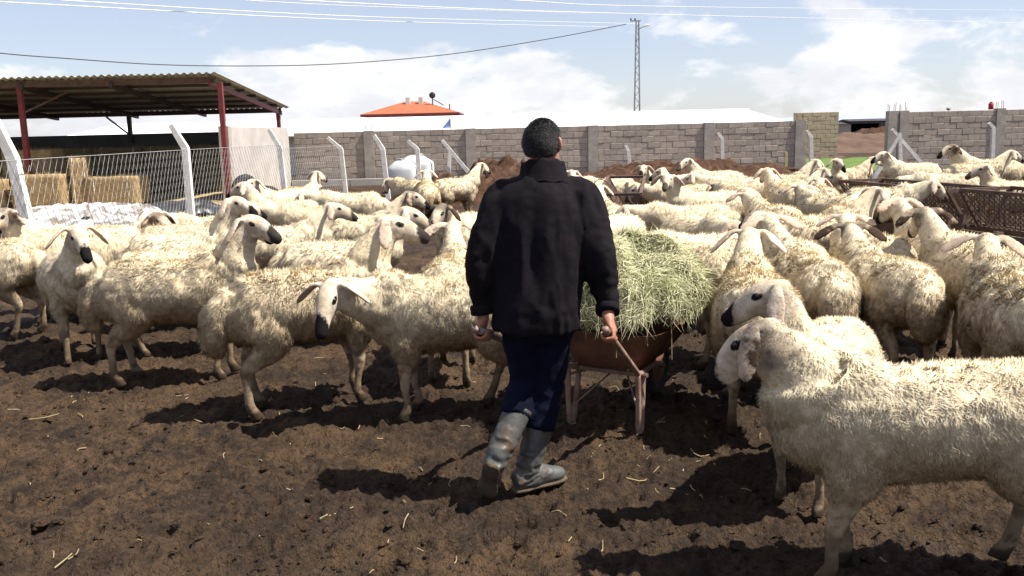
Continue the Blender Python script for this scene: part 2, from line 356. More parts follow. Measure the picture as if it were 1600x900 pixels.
# wool: masks in the point colours -> R black markings, G bare face skin, B soiling plus painted low-body shade, A hoof
def wool_material():
    m, t, b = base_mat('sheep_coat', 0.95, 0.08)
    at_ = N(t, 'ShaderNodeAttribute', attribute_name='masks'); sp = N(t, 'ShaderNodeSeparateColor'); t.links.new(at_.outputs['Color'], sp.inputs[0])
    oi = N(t, 'ShaderNodeObjectInfo'); oc = N(t, 'ShaderNodeSeparateColor'); t.links.new(oi.outputs['Color'], oc.inputs[0])
    tc_ = N(t, 'ShaderNodeTexCoord'); sh = N(t, 'ShaderNodeVectorMath', operation='ADD'); t.links.new(tc_.outputs['Object'], sh.inputs[0])
    cx = N(t, 'ShaderNodeCombineXYZ'); t.links.new(MATH(t, 'MULTIPLY', oc.outputs[2], 40.0), cx.inputs[0]); t.links.new(cx.outputs[0], sh.inputs[1])
    co = sh.outputs[0]
    big = NOISE(t, co, 4.5, 5, 0.6); fine = NOISE(t, co, 38, 5, 0.65); spot = NOISE(t, co, 15, 4, 0.6)
    wool = MIXC(t, RAMP(t, fine, 0.35, 0.7), (0.61, 0.51, 0.34), (0.73, 0.645, 0.475))
    wool = MIXC(t, MATH(t, 'MULTIPLY', RAMP(t, oc.outputs[2], 0.45, 1.0), 0.5), wool, (0.60, 0.475, 0.30))
    wool = MIXC(t, MATH(t, 'MULTIPLY', RAMP(t, big, 0.48, 0.75), 0.4), wool, (0.54, 0.43, 0.27))
    df = MATH(t, 'MULTIPLY', MATH(t, 'ADD', sp.outputs[2], MATH(t, 'MULTIPLY', MATH(t, 'SUBTRACT', big, 0.5), 0.9)), oc.outputs[0], clamp=True)
    wool = MIXC(t, MATH(t, 'MULTIPLY', df, 0.85), wool, MIXC(t, RAMP(t, fine, 0.35, 0.65), (0.15, 0.098, 0.052), (0.38, 0.265, 0.145)))
    sd = MATH(t, 'MULTIPLY', RAMP(t, NOISE(t, co, 8, 6, 0.7), 0.56, 0.70), MATH(t, 'MULTIPLY', oc.outputs[0], 0.42))
    wool = MIXC(t, sd, wool, (0.16, 0.12, 0.085))
    face = MIXC(t, RAMP(t, spot, 0.35, 0.7), (0.43, 0.34, 0.24), (0.68, 0.60, 0.48))
    c = MIXC(t, sp.outputs[1], wool, MIXC(t, MATH(t, 'MULTIPLY', df, 0.85), face, MIXC(t, RAMP(t, spot, 0.4, 0.6), (0.15, 0.10, 0.06), (0.36, 0.26, 0.165))))
    blk = MATH(t, 'MULTIPLY', RAMP(t, MATH(t, 'ADD', sp.outputs[0], MATH(t, 'MULTIPLY', MATH(t, 'ADD', MATH(t, 'MULTIPLY', MATH(t, 'SUBTRACT', spot, 0.5), 1.0), MATH(t, 'SUBTRACT', fine, 0.5)), 0.75)), 0.33, 0.62), oc.outputs[1])
    a2 = N(t, 'ShaderNodeAttribute', attribute_name='masks2'); s2 = N(t, 'ShaderNodeSeparateColor'); t.links.new(a2.outputs['Color'], s2.inputs[0])
    c = MIXC(t, MATH(t, 'MULTIPLY', s2.outputs[1], 0.18), c, (0.55, 0.36, 0.28))
    c = MIXC(t, MATH(t, 'MULTIPLY', s2.outputs[2], 0.75), c, MIXC(t, RAMP(t, spot, 0.35, 0.62), (0.10, 0.066, 0.04), (0.36, 0.265, 0.165)))
    dk = MATH(t, 'MULTIPLY', MATH(t, 'MAXIMUM', s2.outputs[0], 0.0), RAMP(t, MATH(t, 'ADD', spot, MATH(t, 'MULTIPLY', oi.outputs['Alpha'], 0.6)), 0.72, 0.95))
    c = MIXC(t, dk, c, (0.05, 0.032, 0.022))
    c = MIXC(t, blk, c, (0.012, 0.010, 0.010))
    c = MIXC(t, at_.outputs['Alpha'], c, (0.035, 0.026, 0.02))
    c = MIXC(t, MATH(t, 'MULTIPLY', a2.outputs['Alpha'], MATH(t, 'MULTIPLY', RAMP(t, MATH(t, 'ADD', spot, MATH(t, 'MULTIPLY', big, 0.5)), 0.62, 0.85), 0.9)), c, (0.05, 0.033, 0.02))
    t.links.new(c, b.inputs['Base Color'])
    BUMP(t, b, MATH(t, 'ADD', NOISE(t, co, 90, 5, 0.65), MATH(t, 'MULTIPLY', spot, 0.4)), 0.35, 0.012)
    return m
M['wool'] = wool_material()
def hay_material(name, ca, cb, cc):
    m, t, b = base_mat(name, 0.85, 0.2)
    a = N(t, 'ShaderNodeAttribute', attribute_name='masks'); sp = N(t, 'ShaderNodeSeparateColor'); t.links.new(a.outputs['Color'], sp.inputs[0])
    c = MIXC(t, sp.outputs[0], ca, cb); c = MIXC(t, sp.outputs[1], c, cc); t.links.new(c, b.inputs['Base Color']); return m
M['hay'] = hay_material('green_hay', (0.20, 0.215, 0.09), (0.54, 0.52, 0.31), (0.74, 0.67, 0.45))

# =================================================================== SETTING
def ground_z(x, y):
    """height of the trampled yard; flat beyond it"""
    x = np.asarray(x, float); y = np.asarray(y, float); sh = x.shape
    P = np.stack([x.ravel(), y.ravel(), 0*x.ravel()], 1)
    r = np.hypot(P[:, 0], P[:, 1])
    a = 0.030*fbm(P*1.3, 3) + 0.036*fbm(P*5.0+40, 4, 0.55)
    rd = np.abs(fbm(P*9+90, 3, .6)); a = a + 0.060*(rd-0.25)
    a = a + 0.058*(np.abs(fbm(P*17+11, 3, .65))-.25) + 0.018*fbm(P*44+7, 2)
    # hoof holes
    q = P[:, :2]*5.2; I = np.floor(q).astype(np.int64); best = np.full(len(q), 9.0)
    for dx in (-1, 0, 1):
        for dy in (-1, 0, 1):
            cx = I[:, 0]+dx; cy = I[:, 1]+dy
            ox = cx+_h(cx+700, cy+900, cx*0+1); oy = cy+_h(cx+700, cy+900, cx*0+2); on = _h(cx+700, cy+900, cx*0+3) > 0.45
            d = np.hypot(q[:, 0]-ox, q[:, 1]-oy); best = np.where(on, np.minimum(best, d), best)
    a = a - 0.040*sstep(best, 0.34, 0.14) + 0.014*np.exp(-((best-0.42)/0.10)**2)
    return (a*sstep(r, 34, 24)*0.85 - 0.012).reshape(sh)

def build_ground():
    r = [0.25, 0.7, 1.2, 1.6]
    while r[-1] < 34: r.append(r[-1]*(1.0075 if r[-1] < 9 else 1.014))
    while r[-1] < 6000: r.append(r[-1]*1.25)
    r = np.array(r)
    fine = np.arange(-38, 38.01, 0.17); coarse = np.arange(43, 317.1, 5.0)
    th = np.radians(np.concatenate([fine, coarse])); n = len(th)
    X = np.outer(r, np.sin(th)); Y = np.outer(r, np.cos(th)); Z = ground_z(X, Y)
    V = np.stack([X, Y, Z], 2).reshape(-1, 3); V = np.vstack([V, [0, 0, 0]])
    i = np.arange(len(r)-1)[:, None]*n; k = np.arange(n)[None]; k2 = (k+1) % n
    F = np.stack([i+k, i+n+k, i+n+k2, i+k2], 2).reshape(-1, 4)
    # orientation: up
    me = bpy.data.meshes.new('ground'); nv, nf = len(V)-1, len(F); V = V[:-1]
    me.vertices.add(nv); me.vertices.foreach_set('co', V.ravel())
    me.loops.add(nf*4); me.loops.foreach_set('vertex_index', F.ravel()); me.polygons.add(nf)
    me.polygons.foreach_set('loop_start', np.arange(nf)*4); me.polygons.foreach_set('loop_total', np.full(nf, 4))
    me.update(); me.validate(); me.materials.append(M['mud']); me.shade_smooth()
    o = obj('ground', me); tag(o, kind='structure')
build_ground()

def heap(name, cx, cy, rx, ry, h, mt, n=60, amp=0.3, freq=3.0, rz=0.0, zbase=-0.06, power=1.0, detail=4):
    g = np.linspace(-1, 1, n); U, Vv = np.meshgrid(g, g); d = np.hypot(U, Vv)
    x = U*rx; y = Vv*ry; c, s = math.cos(rz), math.sin(rz)
    wx = cx+c*x-s*y; wy = cy+s*x+c*y
    P = np.stack([wx.ravel(), wy.ravel(), 0*wx.ravel()], 1)
    nz = fbm(P*freq, detail, 0.6).reshape(n, n)
    z = np.clip(1-d**2, 0, 1)**power*h*(1+amp*1.6*nz) + zbase - 0.05*(d > 1)
    V = np.stack([wx, wy, z], 2).reshape(-1, 3)
    F = [(j*n+i, j*n+i+1, (j+1)*n+i+1, (j+1)*n+i) for j in range(n-1) for i in range(n-1) if min(d[j, i], d[j+1, i+1], d[j, i+1], d[j+1, i]) < 1.0]
    return obj(name, mesh_data(name, V, F, mt, True))

def sheet(name, pts, z, mt, kind='structure'):
    o = obj(name, mesh_data(name, [(p[0], p[1], z) for p in pts], [tuple(range(len(pts)))], mt)); tag(o, kind=kind); return o
# --- straw floor of the shed, grass strip and ploughed earth in the gap
def noisy_sheet(name, x0, x1, y0, y1, z, mt, step=0.35, amp=0.04, freq=1.2):
    nx = max(2, int((x1-x0)/step)); ny = max(2, int((y1-y0)/step)); X, Y = np.meshgrid(np.linspace(x0, x1, nx), np.linspace(y0, y1, ny))
    P = np.stack([X.ravel(), Y.ravel(), 0*X.ravel()], 1)
    e = np.minimum.reduce([X-x0, x1-X, Y-y0, y1-Y]); Z = z + amp*fbm(P*freq, 4, 0.6).reshape(X.shape) - 0.10*(e < 0.01)
    V = np.stack([X, Y, Z], 2).reshape(-1, 3)
    F = [(j*nx+i, j*nx+i+1, (j+1)*nx+i+1, (j+1)*nx+i) for j in range(ny-1) for i in range(nx-1)]
    o = obj(name, mesh_data(name, V, F, mt, True)); tag(o, kind='structure'); return o
noisy_sheet('straw_floor', -19, -6.3, 20.0, 30.9, 0.035, M['strawfloor'], 0.2, 0.05, 2.0)
noisy_sheet('grass_strip', 9.6, 34, 32.6, 43, 0.07, M['grass'], 0.3, 0.10, 1.5)
noisy_sheet('bare_field', -60, 130, 44, 140, 0.05, M['field'], 2.0, 0.5, 0.15)
fm = heap('earth_bank', 22, 58, 9, 6, 0.95, M['field'], 70, 0.35, 0.9); tag(fm, kind='structure')
fm2 = heap('earth_bank', 28.5, 70, 4.5, 4, 1.45, M['manure'], 60, 0.35, 0.6, ); tag(fm2, kind='structure')
# far hills: one low ring of ridges
def hills():
    n = 360; V = []; F = []
    th = np.linspace(0, 2*math.pi, n, endpoint=False)
    P = np.stack([np.cos(th)*7, np.sin(th)*7, 0*th], 1); h = 70*(0.62+0.6*fbm(P, 5, 0.5)); h = np.clip(h, 10, None)
    for k in range(n):
        s, c = math.sin(th[k]), math.cos(th[k])
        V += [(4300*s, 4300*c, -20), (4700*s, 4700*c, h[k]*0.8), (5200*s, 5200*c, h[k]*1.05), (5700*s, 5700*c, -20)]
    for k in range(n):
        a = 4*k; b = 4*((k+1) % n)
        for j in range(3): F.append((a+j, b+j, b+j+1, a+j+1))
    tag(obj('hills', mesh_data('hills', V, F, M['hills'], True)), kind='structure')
hills()

# --- concrete block walls
def block_mesh(w, d, h, name, mt):
    b = 0.008; V = []; F = []
    for z, ins in ((-h/2, b), (-h/2+b, 0), (h/2-b, 0), (h/2, b)):
        x, y = w/2-ins, d/2-ins
        V += [(-x, -y, z), (x, -y, z), (x, y, z), (-x, y, z)]
    F.append((3, 2, 1, 0)); F.append((12, 13, 14, 15))
    for k in range(3):
        for i in range(4): a = 4*k+i; c = 4*k+(i+1) % 4; F.append((a, c, c+4, a+4))
    return mesh_data(name, V, F, mt)
BW, BH, BD = 0.43, 0.205, 0.19
blk_full = block_mesh(BW-0.014, BD, BH-0.014, 'block', M['block'])
blk_half = block_mesh(BW/2-0.014, BD, BH-0.014, 'block_half', M['block'])
def block_wall(name, x0, x1, Y, rows, cols_x, label, limit=300, bm=None, rz=0.0, colw=0.34, extra_rows=None, visible_rows=None, ptop=0.0):
    root = empty(name, (x0, Y, 0), rz); tag(root, label, 'wall')
    Lx = x1-x0; H = rows*BH
    MB().box((Lx/2, 0, H/2-0.03), (Lx-0.02, BD-0.035, H-0.02)).build('mortar', M['mortar'], root)
    for cx in cols_x:
        c = MB().box((cx-x0, -0.01, (H+ptop)/2-0.03), (colw, BD+0.09, H+ptop+0.02))
        c.build('column', M['column'], root)
        rb = MB()
        for k in range(4):
            bx = cx-x0+(-0.1, 0.1, 0.1, -0.1)[k]; by = (-0.06, -0.06, 0.06, 0.06)[k]
            rb.bar((bx, by, H), (bx+random.uniform(-.02, .02), by, H+ptop+random.uniform(0.12, 0.30)), 0.008, 5)
        rb.build('rebar', M['rackrust'], root)
    rest = MB(); cnt = 0; cells = []
    for j in reversed(range(rows)):
        off = (BW/2 if j % 2 else 0)
        x = -off
        while x < Lx:
            a = max(x, 0); b = min(x+BW, Lx)
            segs = [(a, b)]
            for cx in cols_x:
                c0, c1 = cx-x0-colw/2, cx-x0+colw/2; ns = []
                for (p, q) in segs:
                    if q <= c0 or p >= c1: ns.append((p, q))
                    else:
                        if p < c0: ns.append((p, c0))
                        if q > c1: ns.append((c1, q))
                segs = ns
            for p, q in segs:
                if q-p > 0.06: cells.append((j, p, q))
            x += BW
    for (j, p, q) in cells:
        w = q-p; z = (j+0.5)*BH-0.03; c = ((p+q)/2, random.uniform(-0.006, 0.006), z)
        if cnt < limit:
            o = obj('block', bm or blk_full, root, c); o.scale = ((w-0.014)/(BW-0.014), 1, random.uniform(0.985, 1.0))
            o.rotation_euler = (random.uniform(-.006, .006), 0, random.uniform(-.012, .012)); cnt += 1
        else: rest.box(c, (w-0.014, BD, BH-0.014))
    if rest.V:
        o = rest.build('block', M['block'], root); tag(o, kind='stuff')
    return root
WY = 32.0
xw = lambda px, Y=WY: atY(px, 200, Y)[0]
cols = [xw(p) for p in (576, 735, 926, 1107, 1249)]
block_wall('block_wall', xw(459), xw(1260), WY, 9, cols, 'long grey concrete block wall with five columns behind the white water tanks', ptop=0.0)
block_wall('block_wall', xw(1386), xw(1386)+9.0, WY, 10, [xw(1392), xw(1410), xw(1560)], 'grey block wall beyond the right-hand feeders, starting at double columns', ptop=0.03, colw=0.30)
# back wall beyond the gap
wy2 = 44.0
block_wall('block_wall', atY(1240, 200, wy2)[0], atY(1309, 200, wy2)[0], wy2, 11, [], 'tan block wall seen past the gap behind the long wall', limit=300, bm=block_mesh(BW-0.014, BD, BH-0.014, 'tan_block', M['tanblock']))
# kerb in front of the long wall
k = empty('concrete_kerb', (xw(459), WY-0.75, 0)); tag(k, 'pale low concrete kerb running along the foot of the long block wall', 'kerb')
kl = xw(1255)-xw(459)
for i in range(int(kl//2)):
    MB().box((i*2+1.0, random.uniform(-.02, .02), 0.09), (1.98, 0.22, 0.24)).build('kerb_stone', M['panel'], k)

# --- shed
SX1, SX0, SY0, SY1 = -7.65, -19.2, 24.0, 31.2
ZF, ZB = 3.20, 2.58
shed = empty('open_shed', (SX1, SY0, 0)); tag(shed, 'open shed with red steel posts and corrugated lean-to roof over hay bales', 'shed')
def sz(y): return ZF + (ZB-ZF)*(y-SY0)/(SY1-SY0)
def L3(x, y, z): return (x-SX1, y-SY0, z)
nsh = 12; sw = (SX1+0.25-SX0)/nsh
for i in range(nsh):                                   # overlapping corrugated sheets
    xs = np.linspace(0, sw+0.05, 41); V = []; F = []
    x0 = SX0 + i*sw
    for y in (SY0-0.35, SY1+0.3):
        for x in xs: V.append(L3(x0+x, y, sz(y)+0.10+0.022*math.cos((x0+x)*2*math.pi/0.19)+0.006*(i % 2)))
    n = len(xs)
    for t_ in range(n-1): F.append((t_, t_+1, n+t_+1, n+t_))
    base = len(V); V += [(v[0], v[1], v[2]-0.006) for v in V]
    F += [(base+f[3], base+f[2], base+f[1], base+f[0]) for f in F[:]]
    for t_ in range(n-1): F.append((t_+1, t_, base+t_, base+t_+1))
    obj('roof_sheet', mesh_data('roof_sheet', V, F, M['sheet'], False), shed)
fpx = [atY(42, 240, SY0)[0], atY(352, 240, SY0)[0]]
step = fpx[1]-fpx[0]
for x in (fpx[1], fpx[0], fpx[0]-step):
    MB().beam(L3(x, SY0, -0.1), L3(x, SY0, ZF-0.09), 0.12, 0.12).build('post', M['redsteel'], shed)
for x in (SX1, atY(203, 200, SY1-0.3)[0], -17.2):
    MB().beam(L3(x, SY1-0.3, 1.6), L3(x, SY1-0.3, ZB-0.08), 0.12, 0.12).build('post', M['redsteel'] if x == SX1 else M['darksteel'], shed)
MB().beam(L3(SX0, SY0, ZF-0.02), L3(SX1+0.15, SY0, ZF-0.02), 0.09, 0.15).build('front_beam', M['rackrust'], shed)
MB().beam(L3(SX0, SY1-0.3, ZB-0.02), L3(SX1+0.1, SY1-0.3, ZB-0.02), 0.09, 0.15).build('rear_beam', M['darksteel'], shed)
for x in (SX1+0.02, fpx[1]-step*0.5-0.2, fpx[0]+0.1, fpx[0]-step*0.5, fpx[0]-step):
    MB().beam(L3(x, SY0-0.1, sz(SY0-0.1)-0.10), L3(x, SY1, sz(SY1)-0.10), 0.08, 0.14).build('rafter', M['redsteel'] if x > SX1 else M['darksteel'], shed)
for kk in range(1, 6):
    y = SY0 + (SY1-SY0)*kk/6
    MB().beam(L3(SX0, y, sz(y)+0.02), L3(SX1+0.2, y, sz(y)+0.02), 0.05, 0.08).build('purlin', M['darksteel'], shed)
MB().beam(L3(fpx[0], SY0, 2.45), L3(fpx[0]+0.75, SY0+1.0, sz(SY0+1)-0.1), 0.05, 0.05).build('brace', M['rackrust'], shed)
xr = atY(203, 200, SY1-0.3)[0]
MB().beam(L3(xr, SY1-0.3, 1.85), L3(xr-0.75, SY1-0.3, ZB-0.1), 0.05, 0.05).build('brace', M['darksteel'], shed)
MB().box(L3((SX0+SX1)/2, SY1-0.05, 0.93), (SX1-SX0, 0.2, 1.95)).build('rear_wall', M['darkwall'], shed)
# side wall in poured panels
MB().box(L3(SX1+0.12, (SY0+SY1)/2+0.35, 0.96), (0.18, SY1-SY0-0.6, 2.06)).build('side_wall', M['panel'], shed)
MB().box(L3(SX1+0.12, SY0+0.55, 1.0), (0.26, 0.26, 2.02)).build('side_column', M['column'], shed)

def bale(x, y, z, sx, sy, szz, rz, mt, label, group=None):
    n = 9; V = []; F = []; vid = {}
    def vert(u, v, w):
        key = (round(u, 4), round(v, 4), round(w, 4))
        if key not in vid:
            p = np.array([u, v, w]); q = np.sign(p)*np.abs(p)**0.93
            nz = fbm((np.array([[u, v, w]])+x*3+y)*4.5, 3)[0]*0.05
            waist = 1-0.05*(abs(u) < 0.45)*(abs(abs(u)-0.33) < 0.07)
            vid[key] = len(V); V.append((q[0]*sx/2*(1+nz), q[1]*sy/2*(1+nz)*waist, (q[2]*(1+nz)*waist)*szz/2))
        return vid[key]
    g = np.linspace(-1, 1, n)
    for ax in range(3):
        for sgn in (-1, 1):
            for i in range(n-1):
                for j in range(n-1):
                    qd = []
                    for (a, b) in ((i, j), (i+1, j), (i+1, j+1), (i, j+1)):
                        c = [0, 0, 0]; c[ax] = sgn; c[(ax+1) % 3] = g[a]; c[(ax+2) % 3] = g[b]; qd.append(vert(*c))
                    F.append(tuple(qd if sgn > 0 else qd[::-1]))
    o = empty('hay_bale', (x, y, z+szz/2), rz); tag(o, label, 'hay bale', group)
    obj('packed_hay', mesh_data('packed_hay', V, F, mt, True), o)
    for u in (-0.33, 0.33):
        tw = MB(); a = sy/2*0.985; b = szz/2*0.985; pts = [(u*sx, -a, -b), (u*sx, a, -b), (u*sx, a, b), (u*sx, -a, b), (u*sx, -a, -b)]
        for p, q in zip(pts, pts[1:]): tw.bar(p, q, 0.012, 5)
        tw.build('twine', M['post'], o)
    VA = np.array(V); NA = VA/np.linalg.norm(VA, axis=1)[:, None]
    T, B = sample_surface(VA, F, 900); P = (VA[T]*B[:, :, None]).sum(1); Nn = (NA[T]*B[:, :, None]).sum(1)
    D = Nn*0.5+RNG.normal(0, 0.6, P.shape); D /= np.linalg.norm(D, axis=1)[:, None]
    v, f, nn, cc = blades(P, D, Nn, RNG.uniform(.05, .14, len(P)), RNG.uniform(.006, .012, len(P)))
    s_ = obj('loose_straw', mesh_data('loose_straw', v, f, mt), o); tag(s_, kind='stuff')
    return o
BY = 26.0
for (x, y, z, mt, lab) in (
    (-12.15, 23.95, 0.03, 'bale', 'tall straw bale lying beside the red post with the diagonal brace'),
    (-13.75, 24.1, 0.03, 'bale', 'straw bale left of the braced red shed post'),
    (-10.35, 24.2, 0.03, 'bale', 'low straw bale in the middle of the shed floor'),
    (-15.2, 24.3, 0.03, 'bale', 'straw bale deepest along the shed floor away from the side wall')):
    bale(x, y, z, 1.35, 0.85, 0.75 if 'tall' not in lab else 0.85, random.uniform(-.1, .1), M[mt], lab)
bale(-12.9, 25.0, 0.80, 1.3, 0.85, 0.7, 0.05, M['bale'], 'upper straw bale stacked on the front row by the braced post')
bale(-11.25, 24.1, 0.03, 0.42, 0.6, 1.25, 0.25, M['bale'], 'straw bale slab standing on end in the shed')
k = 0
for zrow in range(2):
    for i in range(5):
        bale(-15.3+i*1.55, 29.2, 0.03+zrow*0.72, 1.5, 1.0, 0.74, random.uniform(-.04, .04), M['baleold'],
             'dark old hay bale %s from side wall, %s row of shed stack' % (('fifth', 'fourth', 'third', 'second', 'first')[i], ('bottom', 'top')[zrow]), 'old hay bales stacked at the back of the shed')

# --- long white building beyond the wall
by0, by1 = 40.0, 54.0
bx0 = atY(66, 212, by0)[0]; bx1 = atY(1236, 178, by0)[0]
barn = empty('long_barn', (bx0, by0, 0)); tag(barn, 'long low barn with shallow white metal roof behind the block wall', 'barn')
bl = bx1-bx0; ze, zr = 1.74, float(atY(640, 185, by0+7)[2])
MB().box((bl/2, 7, ze/2-0.05), (bl-0.5, 13.4, ze-0.1)).build('wall', M['plaster'], barn)
npn = 24
for i in range(npn):
    a = bl*i/npn+0.01; b = bl*(i+1)/npn-0.01
    for (ya, za, yb, zb) in ((-0.3, ze, 7, zr), (7, zr, 14.3, ze)):
        V = [(a, ya, za), (b, ya, za), (b, yb, zb), (a, yb, zb)]; V += [(p[0], p[1], p[2]-0.06) for p in V]
        obj('roof_panel', mesh_data('roof_panel', V, [(0, 1, 2, 3), (7, 6, 5, 4), (0, 4, 5, 1), (1, 5, 6, 2), (2, 6, 7, 3), (3, 7, 4, 0)], M['whiteroof']), barn)
MB().bar((0, 7, zr+0.01), (bl, 7, zr+0.01), 0.07, 8).build('ridge_cap', M['whiteroof'], barn)

# --- red-roofed house
HY = 90.0
hx0, hx1 = atY(563, 180, HY)[0], atY(718, 180, HY)[0]; hw = hx1-hx0; hz = atY(640, 179, HY)[2]; hp = atY(640, 156, HY)[2]
hs = empty('red_roofed_house', ((hx0+hx1)/2, HY, 0)); tag(hs, 'house with orange hipped tile roof and two chimneys beyond the barn', 'house')
MB().box((0, 4.5, hz/2), (hw-1.3, 7.6, hz-0.2)).build('wall', M['plaster'], hs)
MB().box((0, 4.5, hz), (hw, 9.2, 0.22)).build('eave', M['eave'], hs)
V = [(-hw/2, -0.1, hz+.11), (hw/2, -0.1, hz+.11), (hw/2, 9.1, hz+.11), (-hw/2, 9.1, hz+.11), (-0.9, 4.5, hp), (0.9, 4.5, hp)]
rf = obj('roof', mesh_data('roof', V, [(0, 1, 5, 4), (1, 2, 5), (2, 3, 4, 5), (3, 0, 4), (3, 2, 1, 0)], M['tile']), hs)
for cxp in (631, 652):
    cx = atY(cxp, 155, HY)[0]-(hx0+hx1)/2
    c = MB().box((cx, 3.6, hp-0.1), (0.42, 0.42, 0.9)).build('chimney', M['plaster'], rf)
for wxp in (-3.0, 0.2, 2.9):
    wn = MB().box((wxp, 0.64, hz-1.0), (1.2, 0.14, 1.1)).build('window', M['darkwall'], hs)
dsh = MB(); cx = atY(672, 160, HY)[0]-(hx0+hx1)/2
dsh.bar((cx, 3, hp-0.6), (cx, 3, hp+0.55), 0.06, 6); dsh.ell((cx, 2.9, hp+0.5), (0.32, 0.10, 0.32)); dsh.bar((cx+.1, 3, hp+.1), (cx+1.1, 3, hp-.5), 0.05, 6)
dsh.build('roof_antenna', M['darksteel'], hs)
MB().bar((hw/2-1.0, 1.0, hz), (hw/2-1.0, 1.0, hz+0.95), 0.06, 6).build('stove_pipe', M['darksteel'], hs)

# blue banner on the wall
bp = atY(690, 198, WY-0.05); fl = empty('blue_banner', (bp[0], WY, 1.83)); tag(fl, 'small blue triangular banner standing on top of the long block wall', 'banner')
V = [(0, 0, 0.02), (0.30, 0, 0.02), (0.30, 0, 0.36)]; V += [(a, b+0.012, c) for a, b, c in V]
obj('cloth', mesh_data('cloth', V, [(0, 1, 2), (5, 4, 3), (0, 3, 4, 1), (1, 4, 5, 2), (2, 5, 3, 0)], M['bluesign']), fl)
MB().bar((0.31, 0.006, -0.02), (0.31, 0.006, 0.40), 0.012, 6).build('stick', M['wood'], fl)
# red drum on the right wall
rp = atY(1548, 172, WY)
rd = empty('red_container', (rp[0], WY, 10*BH-0.02)); tag(rd, 'small dark red plastic container standing on the right block wall', 'container')
MB().tube([(0, 0, 0), (0, 0, .02), (0, 0, .2), (0, 0, .22)], [.07, .085, .085, .06], 14).build('body', M['reddrum'], rd, True)
MB().tube([(0, 0, .22), (0, 0, .26)], [.045, .045], 12).build('cap', M['reddrum'], rd)
lp = atY(1482, 170, 60)
ant = empty('thin_mast', (lp[0], 60, 0)); tag(ant, 'thin distant mast with a small head rising beyond the right wall', 'mast')
MB().bar((0, 0, 0), (0, 0, lp[2]), 0.035, 6).build('pole', M['pole'], ant); MB().ell((0, 0, lp[2]), (.14, .14, .09)).build('head', M['pole'], ant)
# far sheds beyond the field
for px, w, h, lab in ((1328, 7, 1.5, 'small distant grey shed beyond the earth bank, beside the tan wall'), (1362, 9, 1.9, 'distant dark shed on the skyline behind the brown earth bank')):
    c = atY(px, 200, 150); s_ = empty('far_shed', (c[0], 150, 0)); tag(s_, lab, 'shed')
    MB().box((0, 0, h/2), (w, 6, h)).build('wall', M['column' if w < 8 else 'darkwall'], s_)
    V = [(-w/2-.3, -3.3, h), (w/2+.3, -3.3, h), (w/2+.3, 3.3, h), (-w/2-.3, 3.3, h), (-w/2-.3, 0, h+.35), (w/2+.3, 0, h+.35)]
    obj('roof', mesh_data('roof', V, [(0, 1, 5, 4), (2, 3, 4, 5), (1, 2, 5), (3, 0, 4), (3, 2, 1, 0)], M['darksteel']), s_)

# --- utility pole, lamp and cables
PY = 60.0
pb = atY(995, 190, PY); pt = atY(996, 32, PY)
pole = empty('utility_pole', (pb[0], PY, 0)); tag(pole, 'narrow grey lattice utility pole with a street lamp behind the wall', 'utility pole')
zt = pt[2]; dxp = pt[0]-pb[0]
legs = [MB(), MB()]
for s_, q in ((-1, legs[0]), (1, legs[1])):
    q.beam((s_*0.21, 0, 0), (dxp+s_*0.08, 0, zt), 0.085, 0.085)
    q.build('lattice_leg', M['pole'], pole)
lat = MB(); kz = 0.3; sgn = 1
while kz < zt-0.5:
    w0 = 0.21-0.13*kz/zt; w1 = 0.21-0.13*(kz+.42)/zt; c0 = dxp*kz/zt; c1 = dxp*(kz+.42)/zt
    lat.bar((c0-sgn*w0, 0, kz), (c1+sgn*w1, 0, kz+.42), 0.018, 5); sgn *= -1; kz += .42
lat.build('lattice', M['pole'], pole)
MB().beam((dxp-0.45, 0, zt-0.02), (dxp+0.2, 0, zt-0.02), 0.07, 0.07).build('crossarm', M['pole'], pole)
for xx in (-0.42, -0.15): MB().tube([(dxp+xx, 0, zt+.02), (dxp+xx, 0, zt+.08), (dxp+xx, 0, zt+.16)], [.03, .06, .03], 8).build('insulator', M['darksteel'], pole)
lm = MB(); lm.bar((dxp, 0, zt-0.55), (dxp+0.40, -0.1, zt-0.40), 0.03, 6); lm.build('lamp_arm', M['pole'], pole)
MB().ell((dxp+0.55, -0.13, zt-0.34), (0.22, 0.09, 0.07), Matrix.Rotation(-0.35, 3, 'Y')).build('lamp_head', M['tank'], pole)
cb = [atY(px, py, Y) for px, py, Y in ((978, 38, 60), (850, 62, 57.5), (700, 85, 55), (540, 99, 52), (400, 103, 50), (250, 101, 48), (100, 91, 46), (0, 83, 44), (-200, 60, 41))]
c_ = MB().tube(cb, [.028]*len(cb), 6, 5).build('overhead_cable', M['cable'], None); tag(c_, 'dark slack cable running from the lattice pole over the shed', 'cable')
for pts, r, lab in ((((-300, -28), (94, 0), (600, 27), (1000, 37)), .06, 'pale overhead wire, upper of the pair crossing above the shed roof'),
                    (((-300, -15), (80, 7), (600, 33), (950, 42)), .06, 'pale overhead wire, lower of the pair crossing above the shed roof'),
                    (((100, -30), (540, 4), (1010, 22), (1600, 36)), .055, 'pale overhead wire passing just above the lattice pole top'),
                    (((500, -24), (802, 0), (1100, 11), (1700, 17)), .05, 'uppermost pale overhead wire high above the lattice pole'),
                    (((-100, -40), (400, 1), (700, 14), (1010, 22.5)), .04, 'thin pale overhead wire joining the wire above the lattice pole')):
    Ys = (52, 66, 100, 170); q = [atY(a, b, Y) for (a, b), Y in zip(pts, Ys)]
    c_ = MB().tube(q, [r*.55]*4, 6, 8).build('overhead_wire', M['alu'], None); tag(c_, lab, 'wire')

